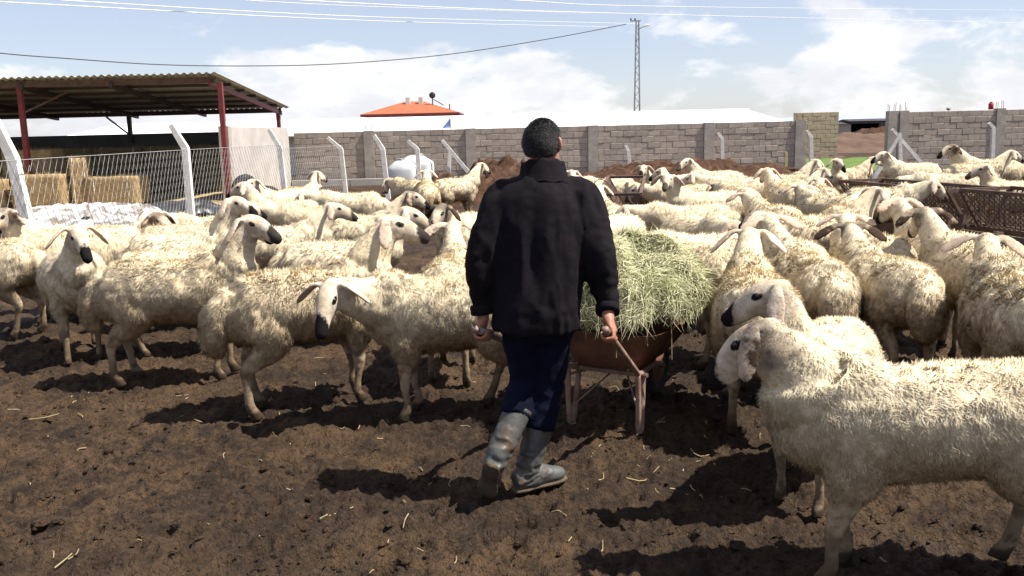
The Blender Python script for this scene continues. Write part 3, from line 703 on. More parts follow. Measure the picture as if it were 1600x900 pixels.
# --- bent concrete posts and the chain link fence
def bent_post(base, bend, tip, w=0.065, parent=None, name='concrete_post'):
    mb = MB(); base, bend, tip = map(np.array, (base, bend, tip))
    mb.tube([base, bend, bend+(tip-bend)*0.08, tip], [w*1.42, w*1.35, w*1.3, w*1.02], 4, 0, up=(0, 1, 0), rot=math.pi/4)
    return mb
FX = -5.95
fence = empty('chain_link_fence', (FX, 17, 0)); tag(fence, 'chain link fence on bent white concrete posts in front of the hay shed', 'fence')
posts_f = []
for (px0, py0, px1, py1, px2, py2, Y) in ((40, 335, 20, 247, -8, 188, 11.2), (298, 330, 290, 232, 267, 195, 17.0), (445, 300, 437, 231, 420, 202, 23.0)):
    b0 = atY(px0, py0, Y); b1 = atY(px1, py1, Y); b2 = atY(px2, py2, Y)
    d = (b0-b1)/(b0[2]-b1[2]); g = b1 - d*(b1[2]+0.25)
    mb = bent_post(g-[FX, 17, 0], b1-[FX, 17, 0], b2-[FX, 17, 0], 0.062); mb.build('post', M['post'], fence)
    posts_f.append((g[0], Y))
def link_mesh(a, b, H, pitch=0.165, r=0.0034):
    """woven wires: both diagonals, each one bent alternately in front and behind"""
    a = np.array(a, float); b = np.array(b, float); Ln = np.linalg.norm(b-a); t = (b-a)/Ln; nrm = np.array([-t[1], t[0]])
    mb = MB()
    for sg in (1, -1):
        o = -H
        while o < Ln+H:
            s0, z0, s1, z1 = o, 0.02, o+sg*H*0.62, H
            lo, hi = 0.0, 1.0
            for e, sgn in ((0, 1), (Ln, -1)):
                d = (s1-s0)
                tt = (e-s0)/d
                if (d > 0) == (sgn > 0): lo = max(lo, tt)
                else: hi = min(hi, tt)
            if hi-lo > 0.03:
                p = a+t*(s0+(s1-s0)*lo); q = a+t*(s0+(s1-s0)*hi); zo = 0.004*sg
                mb.bar((p[0]+nrm[0]*zo, p[1]+nrm[1]*zo, z0+(z1-z0)*lo), (q[0]+nrm[0]*zo, q[1]+nrm[1]*zo, z0+(z1-z0)*hi), r, 3)
            o += pitch
    for zz_ in (H, 0.75*H if False else 0.03):
        mb.bar((a[0], a[1], zz_), (b[0], b[1], zz_), r*1.3, 4)
    return mb
P0 = np.array(posts_f[0]); P1 = np.array(posts_f[1]); P2 = np.array(posts_f[2])
off = np.array([FX, 17.0])
for a, b in ((P0+(P0-P1)/np.linalg.norm(P1-P0)*4.5, P0), (P0, P1), (P1, P2)):
    w_ = link_mesh(a-off, b-off, 1.5).build('wire_mesh', M['wire'], fence); tag(w_, kind='stuff')
g4 = atY(540, 297, 27); w_ = link_mesh(P2-off, np.array([g4[0], 27.0])-off, 1.4, 0.14).build('wire_mesh', M['wire'], fence); tag(w_, kind='stuff')

for (px0, py0, px1, py1, px2, py2, Y, lab) in (
    (540, 297, 533, 233, 512, 215, 27.0, 'bent white concrete post between the shed side wall and the water tanks'),
    (607, 312, 598, 233, 584, 211, 23.0, 'bent white concrete post standing in front of the smaller water tank'),
    (656, 290, 652, 233, 637, 220, 25.0, 'bent white concrete post standing in front of the taller water tank'),
    (985, 268, 982, 236, 978, 227, 29.0, 'short white concrete post on the manure ridge beside the long wall'),
    (1129, 262, 1128, 216, 1122, 208, 29.5, 'slim bent concrete post before the long wall, near the wall end'),
    (1268, 266, 1267, 214, 1261, 204, 28.5, 'bent white post standing at the end of the long wall by the gap'),
    (1550, 250, 1552, 200, 1545, 192, 29.5, 'bent white post in front of the right-hand block wall')):
    b0 = atY(px0, py0, Y); b1 = atY(px1, py1, Y); b2 = atY(px2, py2, Y); d = (b0-b1)/(b0[2]-b1[2]); g = b1-d*(b1[2]+0.2)
    o = bent_post(g*0+[0, 0, -0.2], b1-g+[0, 0, -.2], b2-g+[0, 0, -.2], 0.058).build('concrete_post', M['post'], None, loc=(g[0], g[1], 0.0))
    tag(o, lab, 'post', 'concrete fence posts')
# braced posts
def braced(name, Y, main, braces, lab):
    b0, b1 = atY(*main[0], Y), atY(*main[1], Y); d = (b0-b1)/(b0[2]-b1[2]); g = b1-d*(b1[2]+0.15)
    root = empty(name, (g[0], Y, 0)); tag(root, lab, 'post')
    o_ = np.array([g[0], Y, 0])
    bent_post(g-o_, (g+b1)/2-o_, b1-o_, 0.058).build('post', M['post'], root)
    for i, (p, q) in enumerate(braces):
        a, b = atY(*p, Y), atY(*q, Y); dd = (a-b)/(a[2]-b[2]); a = b-dd*(b[2]+0.1)
        yo = np.array([0, -0.14 if i % 2 == 0 else 0.14, 0])
        bent_post(a-o_+yo, (a+b)/2-o_+yo, b-o_+yo, 0.056).build('brace', M['post'], root)
braced('braced_post', 26.5, ((701, 275), (703, 231)), (((745, 284), (691, 219)),), 'white concrete post with one leaning brace beside the water tanks')
braced('braced_post', 27.0, ((1407, 266), (1406, 212)), (((1366, 272), (1404, 208)), ((1450, 264), (1397, 202))), 'white tripod of concrete post and two braces by the right wall')
yp = atY(1228, 262, 29.6)
o = MB().beam((0, 0, -0.1), (0, 0, 0.8), 0.08, 0.08)
o.beam((-0.02, 0.06, 0.02), (-0.5, 0.06, 0.55), 0.05, 0.05)
o = o.build('yellow_stake', M['yellowpost'], None, loc=(yp[0], 29.6, 0)); tag(o, 'short yellowish stake with a strut against the long wall end', 'stake')

# --- water tanks
def tank(px0, px1, ytop, Y, lab, capx=0.0, depth=0.9):
    a, b = atY(px0, 270, Y), atY(px1, 270, Y); w = b[0]-a[0]; h = atY((px0+px1)/2, ytop, Y)[2]
    root = empty('water_tank', ((a[0]+b[0])/2, Y, 0)); tag(root, lab, 'water tank')
    mb = MB(); prof = [(0.0, 0.96), (0.05, 1.0), (h*0.36, 1.0), (h*0.38, 0.975), (h*0.41, 1.0), (h*0.70, 1.0), (h*0.78, 0.95), (h*0.93, 0.45), (h*0.955, 0.3)]
    n = 20; V = []; F = []
    for z, s_ in prof:
        for k_ in range(n):
            t_ = 2*math.pi*k_/n; c, s2 = math.cos(t_), math.sin(t_)
            V.append((math.copysign(abs(c)**0.45, c)*w/2*s_, math.copysign(abs(s2)**0.45, s2)*depth/2*(s_*0.35+0.65), z))
    for j in range(len(prof)-1):
        for k_ in range(n): F.append((j*n+k_, j*n+(k_+1) % n, (j+1)*n+(k_+1) % n, (j+1)*n+k_))
    F.append(tuple(range((len(prof)-1)*n, len(prof)*n))); F.append(tuple(reversed(range(n))))
    obj('shell', mesh_data('shell', V, F, M['tank'], True), root)
    MB().tube([(capx, 0, h*0.94), (capx, 0, h*0.97), (capx, 0, h*1.0), (capx, 0, h*1.01)], [.12, .12, .10, .04], 14).build('lid', M['tankcap'], root)
    MB().tube([(0, -depth/2-.0, .16), (0, -depth/2-.10, .16)], [.04, .04], 10).build('tap', M['tankcap'], root)
tank(606, 652, 248, 25.2, 'smaller white plastic water tank with grey lid behind the bent posts', -0.05)
tank(622, 678, 240, 26.8, 'larger white plastic water tank behind the smaller one', 0.12, 1.1)

# --- tyres and junk behind the fence
def tyre(p, rad, wid, M3, lab):
    V = []; F = []; n, k = 28, 10
    for i in range(n):
        t_ = 2*math.pi*i/n
        for j in range(k):
            f_ = 2*math.pi*j/k; rr = rad-wid*0.45+wid*0.45*math.cos(f_)*(1.0+0.03*(i % 2)); y = wid*0.5*math.sin(f_)
            V.append(M3 @ Vector((rr*math.cos(t_), y, rr*math.sin(t_))))
    for i in range(n):
        for j in range(k): F.append((i*k+j, i*k+(j+1) % k, ((i+1) % n)*k+(j+1) % k, ((i+1) % n)*k+j))
    o = obj('old_tyre', mesh_data('old_tyre', V, F, M['tyre'], True), None, p); tag(o, lab, 'tyre')
ty = 22.5
p = atY(382, 294, ty); tyre((p[0], ty, 0.40), 0.42, 0.26, Matrix.Rotation(R(62), 3, 'Z') @ Matrix.Rotation(R(8), 3, 'X'), 'black tyre standing upright against the concrete side wall')
p = atY(415, 296, ty); tyre((p[0], ty-.3, 0.22), 0.44, 0.26, Matrix.Rotation(R(-55), 3, 'X'), 'black tyre leaning flat in front of the concrete side wall')
p = atY(240, 335, 17.8); tyre((p[0]-1.0, 19.0, 0.12), 0.36, 0.22, Matrix.Rotation(R(82), 3, 'X'), 'black tyre lying on the plastic sheets behind the fence')
p = atY(225, 335, 18); tyre((p[0]-1.1, 18.2, 0.12), 0.33, 0.2, Matrix.Rotation(R(85), 3, 'X'), 'small black tyre lying flat among the white plastic sheets')
jr = MB(); a = atY(378, 303, 21.8); jr.beam((0, 0, 0.45), (1.2, 0.1, 0.38), 0.05, 0.05); jr.beam((0, 0, 0.0), (0.02, 0, 0.48), 0.05, 0.05); jr.beam((1.2, .1, 0.0), (1.18, .1, 0.42), 0.05, 0.05)
o = jr.build('red_metal_trestle', M['redsteel'], None, loc=(a[0], 21.2, 0)); tag(o, 'low red metal trestle in front of the old tyres', 'trestle')

def crumple(name, cx, cy, rx, ry, h, mt, seed, lab, rz=0.0, n=44, ridg=1.0):
    g = np.linspace(-1, 1, n); U, Vv = np.meshgrid(g, g); d = np.hypot(U, Vv)
    P = np.stack([U.ravel()*rx*2.2+seed*9, Vv.ravel()*ry*2.2, 0*U.ravel()], 1)
    rg = (1-np.abs(fbm(P, 4, 0.55))*2.0).reshape(n, n); wob = fbm(P*0.7+50, 3).reshape(n, n)
    dd = d*(1+0.35*wob); z = np.clip(1-dd**2, 0, 1)**0.6*h*(0.45+0.55*rg*ridg)
    c, s = math.cos(rz), math.sin(rz); X = U*rx*c-Vv*ry*s; Y = U*rx*s+Vv*ry*c
    V = np.stack([X, Y, np.maximum(z, 0)+0.005], 2).reshape(-1, 3)
    F = [(j*n+i, j*n+i+1, (j+1)*n+i+1, (j+1)*n+i) for j in range(n-1) for i in range(n-1) if dd[j, i] < 1.0 and dd[j+1, i+1] < 1.02]
    o = obj(name, mesh_data(name, V, F, mt, True), None, (cx, cy, 0.0)); md = o.modifiers.new('thick', 'SOLIDIFY'); md.thickness = 0.006
    tag(o, lab, 'plastic sheet'); return o
crumple('plastic_sheet', -8.9, 18.6, 2.2, 1.2, 0.48, M['tarp'], 1, 'crumpled dirty white plastic sheet on the ground before the straw bales', 0.1)
crumple('plastic_sheet', -7.2, 16.2, 1.3, 0.9, 0.40, M['tarp'], 2, 'crumpled white plastic sheet lying next to the second fence post', -0.2)
crumple('plastic_sheet', -11.2, 18.8, 1.9, 1.0, 0.42, M['tarp'], 3, 'white plastic sheet spread farthest along the straw floor edge', 0.0)
crumple('plastic_sheet', -7.3, 20.2, 1.3, 0.7, 0.40, M['blackfilm'], 4, 'black plastic film heaped between the white sheets and the tyres', 0.3)
crumple('plastic_bag', -5.15, 17.6, 0.45, 0.4, 0.62, M['tarp'], 5, 'stuffed white plastic bag standing beside the second fence post', 0.3, 44, 0.35)
crumple('plastic_sheet', -6.9, 14.4, 1.2, 0.7, 0.2, M['tarp'], 6, 'flat white plastic sheet at the foot of the chain link fence', 1.2)

# --- manure heaps
h1 = heap('manure_heap', -0.2, 23.5, 3.2, 2.4, 0.78, M['manure'], 110, 0.55, 2.4, 0.1, detail=5); tag(h1, 'dark brown manure heap between the water tanks and the man', 'manure heap')
h2 = heap('manure_heap', 5.4, 28.6, 5.4, 1.7, 0.62, M['manure'], 110, 0.5, 1.8, 0, detail=5); tag(h2, 'long low brown manure ridge along the foot of the block wall', 'manure heap')

# =================================================================== SHEEP
def angv(pitch, yaw):
    p, y = R(pitch), R(yaw); return np.array([math.cos(p)*math.cos(y), math.cos(p)*math.sin(y), math.sin(p)])
POSES = {   # neck pitch, neck yaw, head pitch, head yaw (in the body frame), foot shifts FL FR HL HR, ear spread
    'alertM1': (60, -4, -14, -14, (0.02, -0.03, 0.05, -0.04), 0.55),
    'lookM2':  (19, 26, -50, 64, (0.00, -0.07, -0.06, 0.10), 0.85),
    'alertL8': (60, -8, -14, -38, (0.03, -0.03, 0.02, -0.05), 0.5),
    'faceL3':  (52, 6, -34, 12, (-0.02, 0.05, 0.00, 0.05), 0.6),
    'midR1':   (50, 2, -42, -36, (0.05, -0.05, 0.00, 0.03), 0.30, .33),
    'alertR2': (64, -18, -24, -82, (0.05, -0.05, 0.00, 0.03), 0.35, .42),
    'alert':   (58, 2, -16, 4, (0.03, -0.03, 0.03, -0.04), 0.6),
    'alertR':  (54, -8, -16, -34, (-0.02, 0.03, -0.03, 0.03), 0.5),
    'alertB':  (52, 12, -18, 42, (0.02, -0.02, 0.03, 0.00), 0.6),
    'mid':     (36, -4, -30, -10, (0.04, -0.04, 0.05, -0.05), 0.7),
    'midB':    (32, 14, -34, 48, (-0.03, 0.03, -0.02, 0.04), 0.7),
    'low':     (12, 4, -46, 10, (0.03, -0.03, 0.02, -0.03), 0.6),
    'graze':   (-6, -6, -62, -14, (0.05, -0.02, 0.03, -0.03), 0.5),
    'back1':   (40, 6, -22, 10, (0.02, -0.02, 0.04, -0.03), 1.0),
    'back2':   (34, -10, -28, -26, (-0.02, 0.02, -0.03, 0.03), 0.9),
}
def sheep_geo(pose, near, seed=0):
    npi, ny, hpi, hy, ft, ear = POSES[pose][:6]; NL = POSES[pose][6] if len(POSES[pose]) > 6 else .40
    mb = MB(); rng = np.random.default_rng(100+seed)
    if not near:
        npi += rng.uniform(-9, 9); ny += rng.uniform(-8, 8); hpi += rng.uniform(-12, 8); hy += rng.uniform(-16, 16); ear = float(np.clip(ear+rng.uniform(-.2, .15), .2, 1)); NL *= rng.uniform(.88, 1.06)
        ft = tuple(q+rng.uniform(-.05, .05) for q in ft)
    fat = 1 + rng.uniform(-.03, .04)
    st = [(-.475, .600, .035, .05), (-.455, .590, .105, .115), (-.41, .575, .160, .165), (-.30, .565, .195, .185), (-.13, .556, .208*fat, .190), (.05, .549, .204*fat, .194),
          (.19, .547, .182, .194), (.30, .552, .148, .178), (.38, .560, .100, .128), (.42, .568, .045, .06)]
    mb.tube([(x, 0, z) for x, z, w, h in st], [(w, h) for x, z, w, h in st], 22, 3, up=(0, 0, 1))
    # neck
    d = angv(npi, ny); B = np.array([.255, 0, .600]); P = B + d*NL
    c1 = np.array([.08, 0, .575]); c2 = B + np.array([.03, 0, .02]) + d*.05
    mb.tube([c1, c2, B+d*NL*.5, B+d*NL*.8, P], [(.130, .155), (.128, .165), (.088, .122), (.067, .092), (.056, .068)], 16, 4, up=(0, 0, 1) if abs(npi) < 70 else (1, 0, 0))
    # head
    f = angv(hpi, hy); l = np.cross((0, 0, 1), f); l /= np.linalg.norm(l); u = np.cross(f, l)
    hs = [(-.060, .0, .022, .028), (-.042, .004, .042, .048), (.0, .006, .054, .062), (.045, .006, .057, .068), (.090, .004, .049, .064), (.135, -.002, .0395, .055), (.180, -.012, .0345, .044), (.215, -.022, .0325, .0375), (.242, -.030, .029, .032), (.258, -.034, .016, .019)]
    mb.tube([P+f*t+u*z for t, z, w, h in hs], [(w, h) for t, z, w, h in hs], 16, 3, up=u)
    HM = Matrix(((f[0], l[0], u[0]), (f[1], l[1], u[1]), (f[2], l[2], u[2])))
    for s in (1, -1):
        mb.ell(P+f*.062+l*s*.040+u*.030, (.030, .017, .018), HM, 10, 8); mb.ell(P+f*.050+l*s*.022-u*.040, (.055, .026, .030), HM, 10, 8)
    mb.ell(P+f*.150-u*.040, (.085, .018, .022), HM @ Matrix.Rotation(.12, 3, 'Y'), 10, 8)
    th = .0095 if near else .014
    ears = []
    for s in (1, -1):
        e0 = P - f*.010 + l*s*.040 + u*.030
        e1 = e0 + l*s*.036 + u*.002 - f*.014
        zd = np.array([0, 0, -1.0]); sp_ = ear*(1+.12*s*rng.uniform(-1, 1))
        dr = l*s*(.14+.78*sp_) + zd*(1.0-.48*sp_) - f*.20 + f*.16*(1-sp_); dr /= np.linalg.norm(dr)
        e2 = e1 + dr*.070; e3 = e1 + dr*.128 + zd*.012; e4 = e1 + dr*.160 + zd*.022
        br = f*(1-.75*sp_)+u*.85*sp_; br = br - (br@dr)*dr; br /= np.linalg.norm(br); thn = np.cross(dr, br)
        mb.tube([e0, e1, e2, e3, e4], [(.018, .014), (.026, th+.003), (.043, th), (.036, th), (.012, .006)], 12, 3, up=thn)
        ears.append((e1, e4))
    # legs
    legs = []
    for i, s in enumerate((1, -1)):
        dx = ft[i]; fy = s*.098
        p = [(.22, s*.095, .52), (.225, s*.112, .41), (.225+dx*.25, s*.108, .33), (.240+dx*.6, fy, .215), (.236+dx*.85, fy, .125), (.232+dx, fy, .062), (.252+dx, fy, .024), (.262+dx, fy, -.004)]
        r = [(.075, .105), (.062, .088), (.042, .056), (.028, .031), (.0195, .0205), (.023, .025), (.025, .032), (.025, .035)]
        mb.tube(p, r, 12, 4, up=(1, 0, 0)); legs.append(p)
    for i, s in enumerate((1, -1)):
        dx = ft[2+i]; fy = s*.105
        p = [(-.28, s*.095, .57), (-.255, s*.122, .45), (-.275+dx*.2, s*.120, .36), (-.365+dx*.6, fy, .262), (-.360+dx*.8, fy, .165), (-.345+dx, fy, .068), (-.322+dx, fy, .026), (-.310+dx, fy, -.004)]
        r = [(.105, .15), (.092, .135), (.062, .085), (.030, .038), (.021, .0235), (.0245, .026), (.026, .032), (.026, .035)]
        mb.tube(p, r, 12, 4, up=(1, 0, 0)); legs.append(p)
    # fat tail
    mb.tube([(-.425, 0, .665), (-.480, 0, .60), (-.515, 0, .50), (-.515, 0, .405), (-.485, 0, .33)], [(.045, .035), (.092, .056), (.110, .068), (.082, .060), (.022, .022)], 16, 3, up=(1, 0, 0))
    V, Nn, F = remesh(mb.V, mb.F, .0098 if near > 1 else .0115 if near else .0175, 4 if near else 2)
    # masks
    q = V-P; hx, hl, hu = q@f, q@l, q@u
    headd = np.linalg.norm(q-np.clip(hx, -.03, .24)[:, None]*f, axis=1)
    head = sstep(headd, .125, .095)*sstep(hx, -.085, -.035)
    er = np.zeros(len(V))
    for a, b in ears:
        ab = b-a; t = np.clip(((V-a)@ab)/(ab@ab), 0, 1); er = np.maximum(er, sstep(np.linalg.norm(V-(a+t[:, None]*ab), axis=1), .055, .042)*sstep(t, 0.0, .25))
    head = np.maximum(head, er)
    nk = ((V-B)@d)/NL; neckd = np.linalg.norm(V-(B+np.clip(nk, 0, 1)[:, None]*d*NL), axis=1)
    neck = sstep(nk, .25, .6)*sstep(neckd, .16, .12)*(1-head)
    leg = sstep(V[:, 2], .36, .27)*(1-head); body = (1-head)*(1-leg)
    woolw = body*(1-.45*neck)
    # clumpy fleece relief
    Vn = V + Nn*((.012*fbm(V*9+seed, 2)+.006*fbm(V*np.array([45, 45, 16])+seed*3, 2))*woolw + .004*fbm(V*30, 2)*leg)[:, None]
    ed = np.full(len(V), 9.0)
    for s in (1, -1):
        e_ = V-(P+f*.066+l*s*.052+u*.026); ed = np.minimum(ed, np.sqrt(((e_@f)/1.45)**2+(e_@l)**2+((e_@u)/.85)**2))
    black = np.maximum(sstep(hx+.45*hu, .13, .235)*head*(1-er), sstep(ed, .030, .010)*(1-er)*.72)
    dirt_shade = .14*body + .95*sstep(V[:, 2], .68, .34)*body + .5*sstep(V[:, 0], -.36, -.47)*sstep(V[:, 2], .66, .5) + .80*leg - .10*neck + .12*head  # soiled belly, rump and legs; deepened low down to paint shade between sheep
    hoof = sstep(V[:, 2], .052, .030)*(1-head)
    C = np.stack([black, np.maximum(head, leg*.75), np.clip(dirt_shade, 0, 1), hoof], 1)
    me = mesh_data('body', Vn, F, M['wool'], True); set_col(me, 'masks', C)
    crown = head*sstep(hx, .09, .02)*(1-er)*.8
    C2 = np.stack([np.maximum(er, crown), er, leg, sstep(V[:, 2], .26, .05)*(1-head)], 1); set_col(me, 'masks2', C2)
    # fleece locks
    nb = (75000 if near > 1 else 38000 if near else 11000)
    N2 = vnormals(Vn, F)
    if (N2*Nn).sum() < 0: N2 = -N2
    T, Bc = sample_surface(Vn, F, nb, woolw+.30*leg*(V[:, 2] > .05)+.45*head, rng)
    Pp = (Vn[T]*Bc[:, :, None]).sum(1); Nq = (N2[T]*Bc[:, :, None]).sum(1); Nq /= np.linalg.norm(Nq, axis=1)[:, None]
    Cq = (C[T]*Bc[:, :, None]).sum(1); nw = (neck[T]*Bc).sum(1); sw_ = ((head+leg)[T]*Bc).sum(1); Cq2 = (C2[T]*Bc[:, :, None]).sum(1)
    g = np.array([-.35, 0, -1.0]); tg = g-(Nq@g)[:, None]*Nq
    clump = np.stack([fbm(Pp*22+7, 2), fbm(Pp*22+31, 2), fbm(Pp*22+77, 2)], 1)
    hm_ = (head[T]*Bc).sum(1)[:, None]; tg = tg*(1-hm_)-(f-(Nq@f)[:, None]*Nq)*hm_
    D = tg*.78 + Nq*.34 + clump*.62 + rng.normal(0, .20, Pp.shape); D /= np.linalg.norm(D, axis=1)[:, None]
    scl = 1.0 if near else 1.5
    Ln = rng.uniform(.016, .036, nb)*(.8 if pose in ('midR1', 'alertR2', 'back1') else 1.0)*(1-.45*nw)*(1-.66*np.clip(sw_, 0, 1))*(1.0 if near else 1.2); Wd = rng.uniform(.0030, .0058, nb)*scl*(1-.45*np.clip(sw_, 0, 1))
    v, fa, nn, cc = tris(Pp-Nq*(.001 if pose in ('midR1', 'alertR2', 'back1') else .003), D, Nq, Ln, Wd, np.hstack([Cq, Cq2]))
    nn = nn + np.repeat(D, 3, axis=0)*.25 + np.repeat(rng.normal(0, .11, Pp.shape), 3, axis=0); nn /= np.linalg.norm(nn, axis=1)[:, None]
    fl = mesh_data('fleece', v, fa, M['wool'], True); set_col(fl, 'masks', cc[:, :4]); set_col(fl, 'masks2', cc[:, 4:])
    fl.normals_split_custom_set_from_vertices(nn.tolist())
    eyes = [P+f*.066+s*l*.0475+u*.028 for s in (1, -1)]
    tg_ = ears[0][0]*.45+ears[0][1]*.55 + f*.016
    return dict(body=me, fleece=fl, eyes=eyes, tag=tg_, fdir=f)
eye_me = MB().ell((0, 0, 0), (.0112, .0112, .0112), None, 10, 8); eye_me = mesh_data('eye', eye_me.V, eye_me.F, M['eye'], True)
tag_me = mesh_data('ear_tag', MB().box((0, 0, 0), (.006, .032, .038)).V, MB().box((0, 0, 0), (.006, .032, .038)).F, M['tag'])
GEO = {}
def sheep(pose, x, y, hd, sc, label, group=None, dirt_shade=0.8, black=1.0, near=0, etag=False, key=None, seed=0, dark=0.1):
    k = (pose, near, seed % 3) if not near else (pose, near, key)
    if k not in GEO: GEO[k] = sheep_geo(pose, near, seed)
    g = GEO[k]
    z = 0.0
    root = empty('sheep', (x, y, z), R(hd)); v_ = 0 if near else 1; root.scale = (sc*(1+v_*random.uniform(-.05, .04)), sc*random.uniform(.95, 1.07), sc*(1+v_*random.uniform(-.06, .03)))
    if pose == 'midR1': root.scale.x *= 1.17
    tag(root, label, 'sheep', group or 'sheep of the flock')
    cz = random.random(); al = dark
    b = obj('body', g['body'], root); b.color = (dirt_shade, black, cz, al)
    f = obj('fleece', g['fleece'], root); f.color = (dirt_shade, black, cz, al); tag(f, kind='stuff')
    for e in g['eyes']: obj('eye', eye_me, root, e)
    if etag: obj('ear_tag', tag_me, root, g['tag'])
    return root
